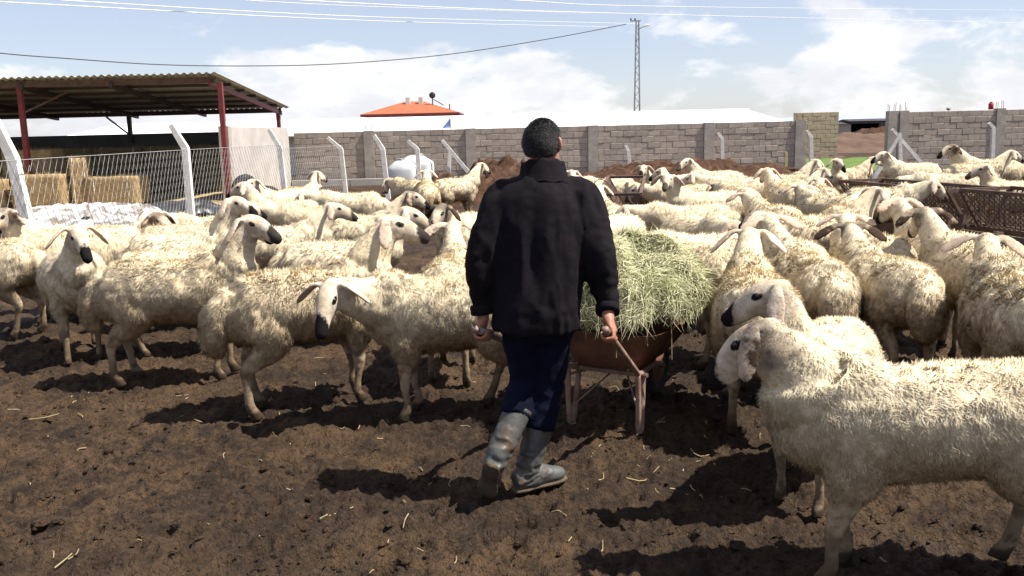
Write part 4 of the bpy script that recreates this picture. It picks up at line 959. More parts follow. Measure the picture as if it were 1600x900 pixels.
FLOCK = '''
M1 -1.28 5.67 30 alertM1 1.17 .75 2 0 big cream fat-tailed sheep with raised head behind the sheep facing the viewer
M2 -0.40 5.40 188 lookM2 1.12 1.0 2 1 shaggy muddy sheep turning its face to the viewer just left of the man
L8 -2.37 6.38 10 alertL8 1.15 .8 2 1 alert shaggy sheep with yellow tagged ear, standing behind the fat-tailed sheep
L3 -3.50 7.20 -62 faceL3 1.12 .7 1 0 sheep walking head-on out of the flock with a black nose
L1 -4.72 8.00 178 mid 1.15 .85 1 0 sheep at the flock's edge by the fence, showing its hindquarters
L2 -4.28 8.67 208 alertB 1.12 .75 0 0 dark-eared sheep looking up beside the first bent fence post
L5 -4.28 9.25 188 midB 1.12 .9 0 0 sheep standing behind the head-on sheep, its head turned low
L6 -4.21 9.85 -25 mid 1.10 .75 0 0 sheep by the white plastic sheets with its head lowered
L7 -3.40 10.33 200 midB 1.12 .7 0 0 pale sheep below the second bent fence post, head turned aside
L9 -2.98 8.23 8 alertR 1.13 .7 0 1 sheep hidden to its back behind the tagged shaggy sheep, head raised
L9b -3.24 9.15 10 alert 1.13 .7 0 0 sheep in the third rank from the tagged shaggy sheep, facing the man
L10 -2.65 7.22 12 alertR 1.15 .75 0 0 sheep with raised black muzzle right behind the tagged shaggy sheep
L12 -1.42 7.48 5 alert 1.12 .7 0 1 sheep with yellow ear tag directly behind the fat-tailed sheep's back
L11 -2.31 8.93 12 alert 1.13 .6 0 1 long-necked sheep with tagged ear, looking towards the manure heap
L17 -0.43 6.38 88 back1 1.12 .5 1 0 clean white sheep facing the wall between the fat-tailed sheep and the man
L15 -1.72 10.29 10 alert 1.10 .8 0 0 dark-muzzled sheep raising its head in front of the three sheep by the tanks
L16 -0.51 9.56 255 mid 1.12 .7 0 0 sheep with a black patched face coming towards the man's left shoulder
N18 -3.04 12.15 180 alert 1.15 .6 0 0 sheep facing the fence in front of the old tyres
N19 -2.42 13.74 178 low 1.15 .7 0 0 sheep with lowered head in front of the second standing concrete post
N20 -3.59 14.37 235 alert 1.12 .6 0 0 sheep looking out at the rear of the flock by the third fence post
N21 -3.63 15.90 60 alert 1.12 .7 0 0 rearmost sheep below the side wall, facing the block wall
N22 -2.44 11.30 172 low 1.12 .7 0 0 sheep with its head down behind the dark-muzzled sheep
T1 -1.92 17.36 130 low 1.12 1.0 0 0 sheep of the trio by the water tanks, its head down towards them
T2 -1.47 16.24 95 mid 1.12 1.0 0 0 sheep of the trio by the water tanks, showing a muddy rump
T3 -1.01 17.30 40 alert 1.12 .9 0 0 sheep of the trio by the water tanks, looking to the manure heap
R1 1.52 3.24 178 midR1 1.09 .8 2 0 large dusty sheep with drooping ear and lowered head in front of its neighbour
R2 1.41 4.07 235 alertR2 1.02 .55 2 1 smooth pale sheep with black nose just behind the large dusty sheep
R3b 1.40 5.20 80 mid 1.17 1.0 1 0 muddy-legged sheep standing hindquarters to the barrow's hay
R3a 1.10 6.55 150 graze 1.17 .6 1 0 round cream sheep with its head down right behind the hay
R4 1.95 6.0 92 back1 1.15 .8 1 0 broad sheep seen from behind, left of the one with a dark-brown crown
R5 2.44 5.9 94 back2 1.12 1.0 1 0 sheep seen from behind with muddy rump and dark-brown crown
R7 2.74 4.85 82 back2 1.15 .85 2 0 cream sheep seen from behind directly over the large dusty sheep's back
R6 3.38 7.14 95 back1 1.15 .8 0 0 sheep facing the mesh feeder with both ears spread wide
R9 3.15 6.05 105 back2 1.12 .9 0 0 sheep behind the feeder-facing crowd at the flock's right edge
R10 2.25 7.35 95 back1 1.12 1.0 0 0 greyish sheep seen from behind, beyond the muddy-legged sheep
R14 2.83 7.15 96 back2 1.12 .9 0 0 sheep seen from behind two ranks ahead of the muddy rump
R13 3.10 9.00 18 alert 1.12 .8 0 0 sheep stretching its raised head towards the end of the mesh feeder
R15 2.55 12.0 195 alertB 1.17 .9 0 0 sheep standing broadside in the open beside the wrecked rack, head raised
R16 1.00 8.60 250 low 1.15 1.0 0 1 woolly sheep with tagged ear lowering its head to the hay
R17 1.60 7.55 192 low 1.12 .7 0 0 sheep reaching for the hay over the round cream sheep
R18 1.84 8.91 -70 low 1.10 .8 0 0 sheep with its head low behind the sheep reaching for hay
R19 3.66 16.13 180 low 1.15 1.0 0 0 grey-cream sheep broadside with head down near the manure ridge
R20 3.90 17.30 205 alert 1.15 .7 0 0 sheep peering over the back of the broadside sheep by the manure ridge
R21 3.26 13.16 100 low 1.15 1.0 0 0 round muddy sheep from behind, past the broadside sheep's rump
R22 3.81 12.64 95 mid 1.15 .9 0 0 sheep from behind next to the round muddy one
R23 4.87 16.22 10 alert 1.12 .7 0 0 black-nosed sheep looking towards the gap in front of the long wall's end
R24 6.54 17.76 10 alert 1.12 .7 0 0 sheep standing before the green grass strip, facing the tripod post
R24b 5.85 16.40 250 alertB 1.10 .8 0 0 sheep coming forward beside the one at the grass strip
R25 4.51 13.15 80 mid 1.05 .9 0 0 small sheep heading for the grass strip
R25b 2.89 10.05 100 back2 1.12 1.0 0 0 sheep seen from behind in the thick of the flock beyond the greyish one
R26 1.16 15.14 100 alert 1.10 .7 0 0 sheep just past the man's right shoulder, facing the wall
R27 1.68 15.83 185 mid 1.12 .7 0 0 sheep behind the wrecked rack, facing the manure heap
R28 2.56 16.01 240 alert 1.12 .7 0 0 sheep looking over the wrecked rack
R28b 2.82 14.95 120 alertB 1.12 .7 0 0 sheep turned away behind the sheep in the open
R29 2.67 14.16 175 low 1.12 .8 0 0 sheep with head down just behind the sheep in the open
R30 7.58 17.20 182 alert 1.20 .7 0 0 sheep beyond the feeder's end next to the tripod post
R31 8.40 16.50 5 mid 1.20 .9 0 0 yellowish sheep behind the mesh feeder, turned to the right wall
R32 9.01 17.20 180 alert 1.35 .8 0 0 large dark-headed sheep standing broadside beyond the mesh feeder
R33 9.91 17.40 270 mid 1.20 .8 0 0 sheep coming forward past the large sheep beyond the feeder
R34 7.20 13.00 180 alert 1.12 .6 0 0 white sheep standing close behind the mesh feeder
A1 3.60 14.6 170 mid 1.12 .8 0 0 sheep crowded between the broadside sheep and the small sheep
A2 4.60 14.7 20 alert 1.10 .8 0 0 sheep looking up just before the black-nosed sheep near the wall end
A3 3.90 11.2 110 back2 1.12 1.0 0 0 sheep from behind in front of the pair of muddy rumps
A4 3.70 10.1 60 mid 1.12 .9 0 0 sheep heading for the blue trough past the raised-head sheep
A5 2.05 10.4 185 low 1.12 .8 0 0 sheep broadside with head down behind the low-headed hay eaters
A6 1.20 11.2 95 mid 1.10 .9 0 0 sheep from behind standing in front of the wrecked rack
A7 4.90 12.0 350 mid 1.10 .8 0 0 sheep broadside close to the mesh feeder's inner side
A8 0.55 13.0 80 low 1.12 .8 0 0 sheep with head down half hidden by the man's right shoulder
R35 6.90 14.50 170 low 1.12 .8 0 0 sheep with head down behind the mesh feeder
'''
NEARSEED = 0
for line in FLOCK.strip().split('\n'):
    w_ = line.split(None, 9); k_ = w_[0]
    x_, y_, h_, s_ = float(w_[1]), float(w_[2]), float(w_[3]), float(w_[5]); NEARSEED += 1
    sheep(w_[4], x_, y_, h_, s_, w_[9], dirt_shade=float(w_[6]), near=int(w_[7]), etag=w_[8] == '1', key=k_, seed=NEARSEED,
          black=random.choice((1.0, 1.0, 1.0, .95, .88)), dark=dict(R5=.9, R9=.7, L2=.6, L6=.7, L16=.95, R16=.6, L15=.6, R32=.8, R1=.6, R7=.3).get(k_, random.choice((0, .1, .2, .35))))

# =================================================================== MAN
MX, MY = 0.11, 4.15
man = empty('person', (MX, MY, 0)); tag(man, 'person in black jacket, navy trousers and grey rubber boots pushing the wheelbarrow', 'person')
def build_man():
    A = np.array
    HC = A([.048, .075, 1.632]); hr = R(-20)                       # head centre, turned a little to the right
    H3 = Matrix.Rotation(hr, 3, 'Z')
    hv = lambda x, y, z: tuple(HC + np.array(H3 @ Vector((x, y, z))))
    b = MB()
    b.ell(hv(0, -.005, .012), (.078, .098, .100), H3, 24, 16); b.ell(hv(0, .035, -.055), (.062, .070, .078), H3, 20, 12)
    b.ell(hv(0, .060, -.095), (.038, .034, .030), H3)              # chin
    b.tube([hv(0, .092, .012), hv(0, .108, -.020), hv(0, .098, -.036)], [(.011, .012), (.016, .016), (.012, .010)], 10, 3)   # nose
    b.tube([hv(-.045, .080, .030), hv(0, .094, .032), hv(.045, .080, .030)], [.011, .012, .011], 8, 3)      # brow
    b.tube([hv(-.024, .088, -.062), hv(0, .098, -.060), hv(.024, .088, -.062)], [.006, .009, .006], 8, 3)   # lips
    for s in (1, -1):
        b.tube([hv(s*.074, -.012, -.030), hv(s*.088, -.022, -.005), hv(s*.090, -.026, .022), hv(s*.078, -.010, .034)], [(.010, .013), (.010, .019), (.009, .018), (.007, .010)], 10, 3, up=(0, 1, 0))
    b.tube([(.040, .055, 1.40), (.044, .062, 1.50), (.047, .07, 1.60)], [(.075, .07), (.058, .06), (.058, .062)], 16, 3)
    # trunk
    tr = [(.0, 0, .80, .16, .11), (.0, 0, .95, .165, .115), (.01, .01, 1.1, .16, .11), (.03, .03, 1.28, .18, .11), (.04, .045, 1.40, .165, .10), (.045, .055, 1.45, .08, .07)]
    b.tube([(x, y, z) for x, y, z, w, h in tr], [(w, h) for x, y, z, w, h in tr], 20, 3, up=(0, 1, 0))
    arms = {1: [(.215, .05, 1.385), (.285, -.01, 1.12), (.33, -.005, .92), (.325, -.085, .835)], -1: [(-.135, .04, 1.385), (-.235, .0, 1.12), (-.255, .01, .92), (-.245, .005, .835)]}
    for s in (1, -1):
        b.tube(arms[s], [.055, .046, .036, .028], 12, 4, up=(0, 1, 0))
    # hands: fist closed round the handle
    handle_dir = {1: A([.26, .83, -.45]), -1: A([.44, .91, -.45])}
    grips = {}
    for s in (1, -1):
        w = A(arms[s][3]); hd = handle_dir[s]/np.linalg.norm(handle_dir[s])
        gp = w + A([0, -.012, -.058]); grips[s] = gp
        out = np.cross(hd, (0, 0, 1)); out /= np.linalg.norm(out); upv = np.cross(out, hd)   # out: to the right
        o = out*s
        # palm lies over the outer side of the handle
        b.tube([w + A([0, 0, .01]), w*.5+(gp+o*.022+upv*.022)*.5, gp+o*.026+upv*.006], [(.027, .024), (.042, .020), (.044, .017)], 14, 4, up=tuple(o))
        for k in range(4):                                            # four fingers, unequal, wrapping under
            t = (k-1.5)*.021; ln = (.92, 1.0, .97, .82)[k]
            kn = gp + hd*t + o*.030 - upv*.004
            b.tube([kn, kn - upv*.026*ln - o*.004, gp+hd*t - upv*.034*ln - o*.012*ln, gp+hd*t - upv*.016 - o*.028*ln, gp+hd*t + upv*.002 - o*.027*ln], [.0098, .0095, .009, .0085, .007], 8, 3)
        th = gp + hd*.045 + o*.018 + upv*.018                          # thumb over the top
        b.tube([gp+hd*.012+o*.026+upv*.020, th, gp+hd*.058 - o*.006+upv*.023, gp+hd*.055 - o*.024+upv*.012], [.013, .0115, .010, .008], 8, 3)
    # legs
    legs = {1: [(.085, 0, .86), (.055, .045, .52), (.01, .0, .33), (-.062, -.012, .10)], -1: [(-.075, 0, .86), (-.058, .05, .54), (-.10, -.03, .40), (-.205, -.155, .20)]}
    for s in (1, -1): b.tube(legs[s], [(.075, .078), (.045, .048), (.04, .042), (.032, .034)], 14, 4, up=(0, 1, 0))
    toe = {1: A([.085, .085, .035]), -1: A([-.235, -.025, .035])}
    for s in (1, -1):
        an = A(legs[s][3]); b.tube([an+A([0, 0, .02]), an*.6+toe[s]*.4+A([0, 0, -.02 if s > 0 else -.01]), toe[s]], [(.03, .034), (.034, .026), (.028, .016)], 12, 3)
    V, Nn, F = remesh(b.V, b.F, .0072, 4)
    obj('body', mesh_data('body', V, F, M['skin'], True), man)
    for s in (1, -1):
        e = MB().ell(hv(s*.032, .079, .008), (.0115, .0115, .0115), None, 12, 8).build('eye', M['eye'], man, True)

    # hair
    hm = MB().ell((0, 0, 0), (.0885, .1085, .1075), None, 40, 28)
    Vh = np.array(hm.V); dirn = Vh/np.array([.0885, .1085, .1075])
    # hairline: low at the nape, above the ears at the sides, high over the face
    fwd = dirn[:, 1]; lim = -0.62 + 1.0*sstep(fwd, -.35, .25) + .35*sstep(fwd, .3, .8)
    thick = sstep(dirn[:, 2]-lim, -.10, .16)
    Vh = Vh*(0.86+0.14*thick)[:, None]*(1+0.012*fbm(dirn*9, 3))[:, None]
    Vh = np.array([hv(v[0], v[1]-.006, v[2]+.012) for v in Vh])
    keep = dirn[:, 2] > lim-.12
    Fh = [f for f in hm.F if all(keep[i] for i in f)]
    hme = mesh_data('hair', Vh, Fh, M['hair'], True); ho = obj('hair', hme, man)
    w = (thick > .5).astype(float); Nh = Vh-HC; Nh /= np.linalg.norm(Nh, axis=1)[:, None]
    T, B = sample_surface(Vh, Fh, 9000, w); P = (Vh[T]*B[:, :, None]).sum(1); Nq = (Nh[T]*B[:, :, None]).sum(1); Nq /= np.linalg.norm(Nq, axis=1)[:, None]
    tg = np.array([0, .2, -1.0]); tq = tg-(Nq@tg)[:, None]*Nq
    D = Nq*.35+tq*.8+RNG.normal(0, .12, P.shape); D /= np.linalg.norm(D, axis=1)[:, None]
    v, f, nn, cc = blades(P, D, Nq, RNG.uniform(.006, .012, len(P)), RNG.uniform(.0012, .0022, len(P)))
    ss = obj('hair_strands', mesh_data('hair_strands', v, f, M['hair'], True), ho); tag(ss, kind='stuff')

    # jacket
    j = MB()
    tr = [(.0, -.005, .785, .195, .150), (.0, -.005, .80, .205, .158), (.0, .0, .88, .212, .160), (.01, .005, .98, .212, .155), (.018, .012, 1.10, .216, .152), (.028, .025, 1.22, .226, .152), (.036, .038, 1.33, .228, .146), (.040, .046, 1.40, .208, .134), (.045, .052, 1.455, .150, .110), (.052, .058, 1.50, .085, .085), (.054, .06, 1.52, .05, .05)]
    j.tube([(x, y, z) for x, y, z, w, h in tr], [(w, h) for x, y, z, w, h in tr], 30, 3, up=(0, 1, 0))
    for s in (1, -1):
        a = [np.array(p) for p in arms[s]]
        pts = [a[0]*.6+np.array([.04, .045, 1.375])*.4, a[0], a[0]*.45+a[1]*.55+np.array([s*.012, -.006, 0]), a[1]+np.array([s*.006, -.015, 0]), a[1]*.35+a[2]*.65, a[2]*.75+a[3]*.25, a[2]*.45+a[3]*.55]
        j.tube(pts, [(.095, .10), (.094, .096), (.088, .086), (.079, .080), (.068, .070), (.055, .058), (.050, .053)], 18, 5, up=(0, 1, 0))
    V, Nn, F = remesh(j.V, j.F, .0105, 7)
    z = V[:, 2]
    P1_ = V*np.array([7, 7, 1.7]); fold = 1-np.abs(fbm(P1_+3, 3, 0.5))*2.2
    P2_ = V*np.array([5, 5, 9]); cr = 1-np.abs(fbm(P2_+9, 3, 0.5))*2.0
    armm = sstep(np.abs(V[:, 0]-.03), .20, .26)*sstep(z, 1.36, 1.25)
    Vd = V + Nn*((.024*(fold-.75)*(1-armm) + .020*(cr-.75)*armm + .009*(cr-.6)*sstep(z, 1.05, .85)*(1-armm) + .002*fbm(V*40, 2)))[:, None]
    jo = obj('jacket', mesh_data('jacket', Vd, F, M['jacket'], True), man)
    c = MB(); n = 36; rings = []
    for (zz_, rx, ry, tilt) in ((1.445, .135, .115, .00), (1.49, .112, .102, .0), (1.535, .104, .098, .0), (1.546, .100, .094, 0), (1.540, .093, .087, 0), (1.50, .090, .084, 0), (1.45, .10, .09, 0)):
        rings.append([(.046+rx*math.cos(2*math.pi*i/n), .060+(zz_-1.5)*.12+ry*math.sin(2*math.pi*i/n), zz_ - .03*(math.sin(2*math.pi*i/n)) + .004*math.sin(i*1.7)) for i in range(n)])
    V_ = [p for r in rings for p in r]; F_ = [(k*n+i, k*n+(i+1) % n, (k+1)*n+(i+1) % n, (k+1)*n+i) for k in range(len(rings)-1) for i in range(n)]
    obj('collar', mesh_data('collar', V_, F_, M['jacket'], True), jo)
    for s in (1, -1):
        a = np.array(arms[s][2])*.5+np.array(arms[s][3])*.5; d = np.array(arms[s][3])-np.array(arms[s][2]); d /= np.linalg.norm(d)
        MB().tube([a-d*.03, a-d*.025, a+d*.012, a+d*.016], [.052, .056, .056, .05], 20).build('cuff', M['jacket'], jo, True)
    # trousers
    t = MB()
    t.tube([(0, 0, .74), (0, 0, .79), (0, 0, .88), (0, 0, .98)], [(.13, .10), (.168, .125), (.175, .13), (.16, .12)], 24, 3, up=(0, 1, 0))
    for s in (1, -1):
        p = [np.array(q) for q in legs[s]]
        bt = p[2]*.9+p[3]*.1
        t.tube([p[0]+[0, 0, -.02], p[0]*.55+p[1]*.45, p[1]+[0, -.01, 0], p[2]*.6+p[1]*.4, bt], [(.092, .112), (.084, .096), (.072, .078), (.070, .074), (.070, .073)], 18, 5, up=(0, 1, 0))
    V, Nn, F = remesh(t.V, t.F, .0105, 5)
    cr = 1-np.abs(fbm(V*np.array([8, 8, 13])+5, 3, 0.5))*2.0
    obj('trousers', mesh_data('trousers', V+Nn*(.010*cr*sstep(V[:, 2], .95, .75)+.002*fbm(V*30, 2))[:, None], F, M['trouser'], True), man)
    # boots
    for s in (1, -1):
        p = [np.array(q) for q in legs[s]]; an = p[3]; top = p[2]*1.0
        ax = (an-top)/np.linalg.norm(an-top); tt = toe[s]
        hor = tt-an; fdir = hor/np.linalg.norm(hor); bt = MB()
        heel = an + ax*.055 - fdir*.035 if s < 0 else an+np.array([0, 0, -.05])-np.array([fdir[0], fdir[1], 0])*.035
        bt.tube([top-ax*.012, top, top*.5+an*.5, an-ax*.01, an*.6+heel*.4], [(.060, .060), (.066, .067), (.061, .063), (.050, .054), (.044, .05)], 20, 4, up=(0, 1, 0))
        if s > 0:
            fd = np.array([tt[0]-an[0], tt[1]-an[1], 0]); fd /= np.linalg.norm(fd); g0 = np.array([an[0], an[1], 0])
            pts = [g0-fd*.065+[0, 0, .055], g0-fd*.02+[0, 0, .062], g0+fd*.07+[0, 0, .060], g0+fd*.15+[0, 0, .048], g0+fd*.200+[0, 0, .042], g0+fd*.215+[0, 0, .038]]
            bt.tube(pts, [(.034, .05), (.044, .058), (.046, .052), (.050, .040), (.038, .030), (.015, .016)], 18, 4, up=(0, 0, 1))
            sl_ = [g0-fd*.078+[0, 0, .014], g0-fd*.03+[0, 0, .013], g0+fd*.05+[0, 0, .013], g0+fd*.15+[0, 0, .013], g0+fd*.213+[0, 0, .016], g0+fd*.226+[0, 0, .02]]
            up = (0, 0, 1)
        else:
            fd = fdir; side = np.cross(fd, ax); side /= np.linalg.norm(side); up_ = np.cross(side, fd); up_ *= np.sign(up_@(-ax)); hb = heel
            pts = [hb-fd*.02+up_*.03, hb+fd*.02+up_*.04, hb+fd*.10+up_*.042, hb+fd*.18+up_*.034, hb+fd*.225+up_*.028, hb+fd*.24+up_*.024]
            bt.tube(pts, [(.034, .045), (.044, .052), (.045, .046), (.048, .038), (.036, .028), (.014, .014)], 18, 4, up=tuple(up_))
            sl_ = [hb-fd*.045-up_*.008, hb-fd*.01-up_*.008, hb+fd*.09-up_*.004, hb+fd*.18-up_*.004, hb+fd*.24-up_*.002, hb+fd*.255+up_*.002]; up = tuple(up_)
        V, Nn, F = remesh(bt.V, bt.F, .0075, 4)
        ring = .0008*np.sin((V@ax)*120)*sstep(np.abs((V-top)@ax-.10), .05, .02)
        ank = .010*(1-np.abs(fbm(V*np.array([12, 12, 34]), 2))*2)*sstep(np.linalg.norm(V-an, axis=1), .17, .05) + .003*fbm(V*14, 3)
        bo = obj('rubber_boot', mesh_data('rubber_boot', V+Nn*(ring+ank)[:, None], F, M['boot'], True), man)
        MB().tube(sl_, [(.028, .013), (.042, .015), (.042, .013), (.052, .014), (.040, .014), (.014, .010)], 14, 4, up=up).build('sole', M['sole'], bo, True)
        MB().tube([top-ax*.018, top-ax*.012, top+ax*.004, top+ax*.010], [.064, .071, .071, .064], 20).build('rim', M['boot'], bo, True)
    return grips
GRIP = build_man()

# =================================================================== WHEELBARROW
FRp = np.array([0.68, 4.87, 0.0]); FLp = np.array([0.30, 5.09, 0.0])
ctr = (FRp+FLp)/2; acr = FRp-FLp; acr /= np.linalg.norm(acr); fw = np.array([-acr[1], acr[0], 0.0])   # forward: away and to the right
wb = empty('wheelbarrow', (ctr[0], ctr[1], 0), math.atan2(fw[1], fw[0])-math.pi/2); tag(wb, 'rusty brown wheelbarrow with worn tubular handles heaped with hay', 'wheelbarrow')
Mi = wb.matrix_basis.inverted()
loc = lambda p: tuple(Mi @ Vector(p))
M['handle'] = mat('worn_tube_steel', (0.30, 0.20, 0.15), (0.17, 0.10, 0.07), 9, 0.6, 0.4, 0.15, c3=(0.45, 0.38, 0.33), s3=6)
for s in (1, -1):
    g = np.array(loc(np.array([MX, MY, 0])+GRIP[s])); j = np.array([s*.215, .02, .355])
    back = g+(g-j)/np.linalg.norm(g-j)*.075
    h = MB(); h.tube([back, g, j+(g-j)*.06, j, np.array([s*.20, .12, .335]), np.array([s*.14, .45, .30]), np.array([s*.055, .80, .215])], [.017]*7, 10, 5)
    h.build('handle', M['handle'], wb, True)
    l = MB(); l.tube([(s*.215, .02, .36), (s*.218, .022, .20), (s*.215, .03, .03), (s*.213, .055, .012), (s*.212, .08, .03), (s*.205, .115, .20), (s*.20, .135, .335)], [.0165]*7, 10, 5)
    l.build('leg', M['handle'], wb, True)
    MB().bar((s*.215, .04, .30), (s*.03, .50, .315), .009, 8).build('brace', M['handle'], wb)
    MB().bar((s*.213, .05, .10), (s*.02, .30, .31), .006, 8).build('stay', M['handle'], wb)
MB().bar((-.235, .115, .325), (.235, .115, .325), .015, 8).build('cross_tube', M['handle'], wb)
def tub():
    # rounded-rectangle rings from floor to rim
    rings = [(.36, .06, .58, .17), (.365, .04, .62, .195), (.45, .015, .72, .255), (.565, -.01, .86, .325), (.578, -.022, .885, .338)]
    inner = [(.574, -.01, .87, .326), (.45, .027, .708, .243), (.375, .05, .61, .184)]
    n = 32; V = []; F = []
    for (z, y0, y1, w) in rings+inner:
        for k in range(n):
            t = 2*math.pi*k/n; c, s = math.cos(t), math.sin(t); e = .32
            V.append((math.copysign(abs(c)**e, c)*w, (y0+y1)/2+math.copysign(abs(s)**e, s)*(y1-y0)/2, z + (.045*(s > .2)*abs(s) if z > .5 else 0)))
    m_ = len(rings)+len(inner)
    for j in range(m_-1):
        for k in range(n): F.append((j*n+k, j*n+(k+1) % n, (j+1)*n+(k+1) % n, (j+1)*n+k))
    F.append(tuple(reversed(range(n)))); F.append(tuple(range((m_-1)*n, m_*n)))
    return obj('tub', mesh_data('tub', V, F, M['rust'], True), wb)
tub()
wh = MB(); V = []; 
whl = empty('wheel_tmp')
bpy.data.objects.remove(whl)
def torus(c, Rr, r, n=28, k=10):
    V = []; F = []
    for i in range(n):
        t = 2*math.pi*i/n
        for j in range(k):
            f = 2*math.pi*j/k; q = Rr+r*math.cos(f); V.append((c[0]+r*math.sin(f), c[1]+q*math.cos(t), c[2]+q*math.sin(t)))
    for i in range(n):
        for j in range(k): F.append((i*k+j, ((i+1) % n)*k+j, ((i+1) % n)*k+(j+1) % k, i*k+(j+1) % k))
    return V, F
V, F = torus((0, .84, .19), .150, .042); ty_ = obj('wheel', mesh_data('wheel', V, F, M['tyre'], True), wb)
rm = MB(); rm.tube([(-.03, .84, .19), (-.025, .84, .19), (.025, .84, .19), (.03, .84, .19)], [.10, .118, .118, .10], 20); rm.bar((-.07, .84, .19), (.07, .84, .19), .014, 8)
rm.build('rim', M['rust'], ty_)

# hay heap
HB = np.array([.0, .42, .56])                      # barrow frame
hay = empty('hay_pile', (0, 0, 0)); hay.location = wb.matrix_basis @ Vector((0, .40, .58)); hay.rotation_euler = wb.rotation_euler
tag(hay, 'heap of loose pale green hay piled on the rusty wheelbarrow', 'hay')
def hay_heap():
    n = 40; V = []; F = []
    nr = 26
    for j in range(nr+1):
        f = j/nr; ph = f*math.pi/2*1.10
        for i in range(n):
            t = 2*math.pi*i/n
            nz = 1+.30*fbm(np.array([[math.cos(t)*1.9+3, math.sin(t)*1.9, f*3.0]]), 4, .6)[0]
            rr = math.sin(min(ph, math.pi/2))*nz if ph < math.pi/2 else nz*(1-.35*(ph-math.pi/2))
            V.append((rr*.36*math.cos(t)*(1.22 if math.cos(t) > 0 else 1), rr*.50*math.sin(t)+.02, .10+.36*max(0, math.cos(ph))**.8*(nz if ph < 1.5 else 1)+.06*fbm(np.array([[math.cos(t)*4, math.sin(t)*4, f*7]]), 3)[0]))
    for j in range(nr):
        for i in range(n): F.append((j*n+i, (j+1)*n+i, (j+1)*n+(i+1) % n, j*n+(i+1) % n))
    V = np.array(V); me = mesh_data('packed_hay', V, F, M['hay'], True)
    c = np.tile(np.array([[.15, 0, 0, 1.0]]), (len(V), 1)); c[:, 0] = .1+.3*RNG.random(len(V)); set_col(me, 'masks', c)
    obj('packed_hay', me, hay)
    nn_ = V-np.array([0, 0, .0]); nn_ /= np.linalg.norm(nn_, axis=1)[:, None]
    nb = 22000
    T, B = sample_surface(V, F, nb); P = (V[T]*B[:, :, None]).sum(1); Nq = (nn_[T]*B[:, :, None]).sum(1); Nq /= np.linalg.norm(Nq, axis=1)[:, None]
    cl = np.stack([fbm(P*9+i*20, 2) for i in range(3)], 1)
    tgt = RNG.normal(0, 1, P.shape)+cl*2.2; tgt -= (tgt*Nq).sum(1)[:, None]*Nq; tgt /= np.linalg.norm(tgt, axis=1)[:, None]
    D = tgt+Nq*RNG.uniform(-.05, .85, nb)[:, None]; D /= np.linalg.norm(D, axis=1)[:, None]
    L_ = RNG.uniform(.05, .17, nb)*np.where(RNG.random(nb) < .06, 1.7, 1.0)
    col = np.zeros((nb, 4)); col[:, 0] = np.clip(.5+1.5*fbm(P*6+90, 2)+RNG.normal(0, .32, nb), 0, 1); col[:, 1] = (RNG.random(nb) < .22)*RNG.uniform(.4, 1, nb); col[:, 3] = 1
    v, f, nn, cc = blades(P-D*L_[:, None]*.4+Nq*RNG.uniform(-.005, .022, nb)[:, None], D, Nq, L_, RNG.uniform(.0028, .0055, nb), col, bend=-np.array([[0, 0, .10]])+RNG.normal(0, .16, P.shape))
    me = mesh_data('hay_stalks', v, f, M['hay']); set_col(me, 'masks', cc); tag(obj('hay_stalks', me, hay), kind='stuff')
    # few long hanging stalks over the rim
    for (t, l_) in ((-.5, .26), (-.85, .16), (.15, .20), (-1.25, .22), (.5, .14)):
        x, y = .36*math.cos(t), .44*math.sin(t)
        ms = MB(); ms.tube([(x*.85, y*.85, .16), (x*1.06, y*1.06, .10), (x*1.13, y*1.13, .02), (x*1.15, y*1.15, .10-l_)], [.0028]*4, 5, 4)
        ms.build('hanging_stalk', M['straw'], hay)
hay_heap()

# =================================================================== FEEDERS
def feeder(name, p0, p1, h, wtop, label, tilt=0.0, board=True, cell=0.085):
    """V-shaped hay rack of expanded mesh over a trough"""
    p0 = np.array(p0, float); p1 = np.array(p1, float); Ln = np.linalg.norm(p1-p0); a = math.atan2(p1[1]-p0[1], p1[0]-p0[0])
    root = empty(name, (p0[0], p0[1], 0), a); tag(root, label, 'hay feeder')
    zb = h*.40
    for s in (1, -1):
        top = lambda x: np.array([x, s*wtop/2, h]); bot = lambda x: np.array([x, s*.05, zb])
        fr = MB(); fr.beam(top(0), top(Ln), .045, .045); fr.beam(bot(0), bot(Ln), .035, .035); fr.build('rail', M['rackrust'], root)
        npan = max(1, int(round(Ln/1.15)))
        for k in range(npan+1):
            x = Ln*k/npan; MB().beam(bot(x), top(x), .05, .04).build('rib', M['rackrust'], root)
        mb = MB(); sl = np.linalg.norm(top(0)-bot(0))
        for sg in (1, -1):
            o = -sl
            while o < Ln+sl:
                s0, s1 = o, o+sg*sl*.55; lo, hi = 0., 1.; dd = s1-s0
                for e, q in ((0, 1), (Ln, -1)):
                    tt = (e-s0)/dd
                    if (dd > 0) == (q > 0): lo = max(lo, tt)
                    else: hi = min(hi, tt)
                if hi-lo > .05:
                    A_ = bot(s0+dd*lo)*(1-lo)+top(s0+dd*lo)*lo; B_ = bot(s0+dd*hi)*(1-hi)+top(s0+dd*hi)*hi
                    mb.bar(A_, B_, .007, 3)
                o += cell
        tag(mb.build('mesh_panel', M['rackrust'], root), kind='stuff')
    # end frames, legs and trough
    for x in (0, Ln):
        for s in (1, -1):
            MB().beam((x, s*wtop*.52, -.03), (x, s*wtop*.42, h*.62), .05, .05).build('leg', M['rackrust'], root)
        MB().beam((x, -wtop*.5, h), (x, wtop*.5, h), .04, .04).build('end_bar', M['rackrust'], root)
    for s in (1, -1):
        if board: MB().box((Ln/2, s*wtop*.47, .20), (Ln*.99, .035, .24)).build('trough_side', M['wood'], root)
    MB().box((Ln/2, 0, .09), (Ln*.985, wtop*.9, .03)).build('trough_floor', M['wood'], root)
    return root
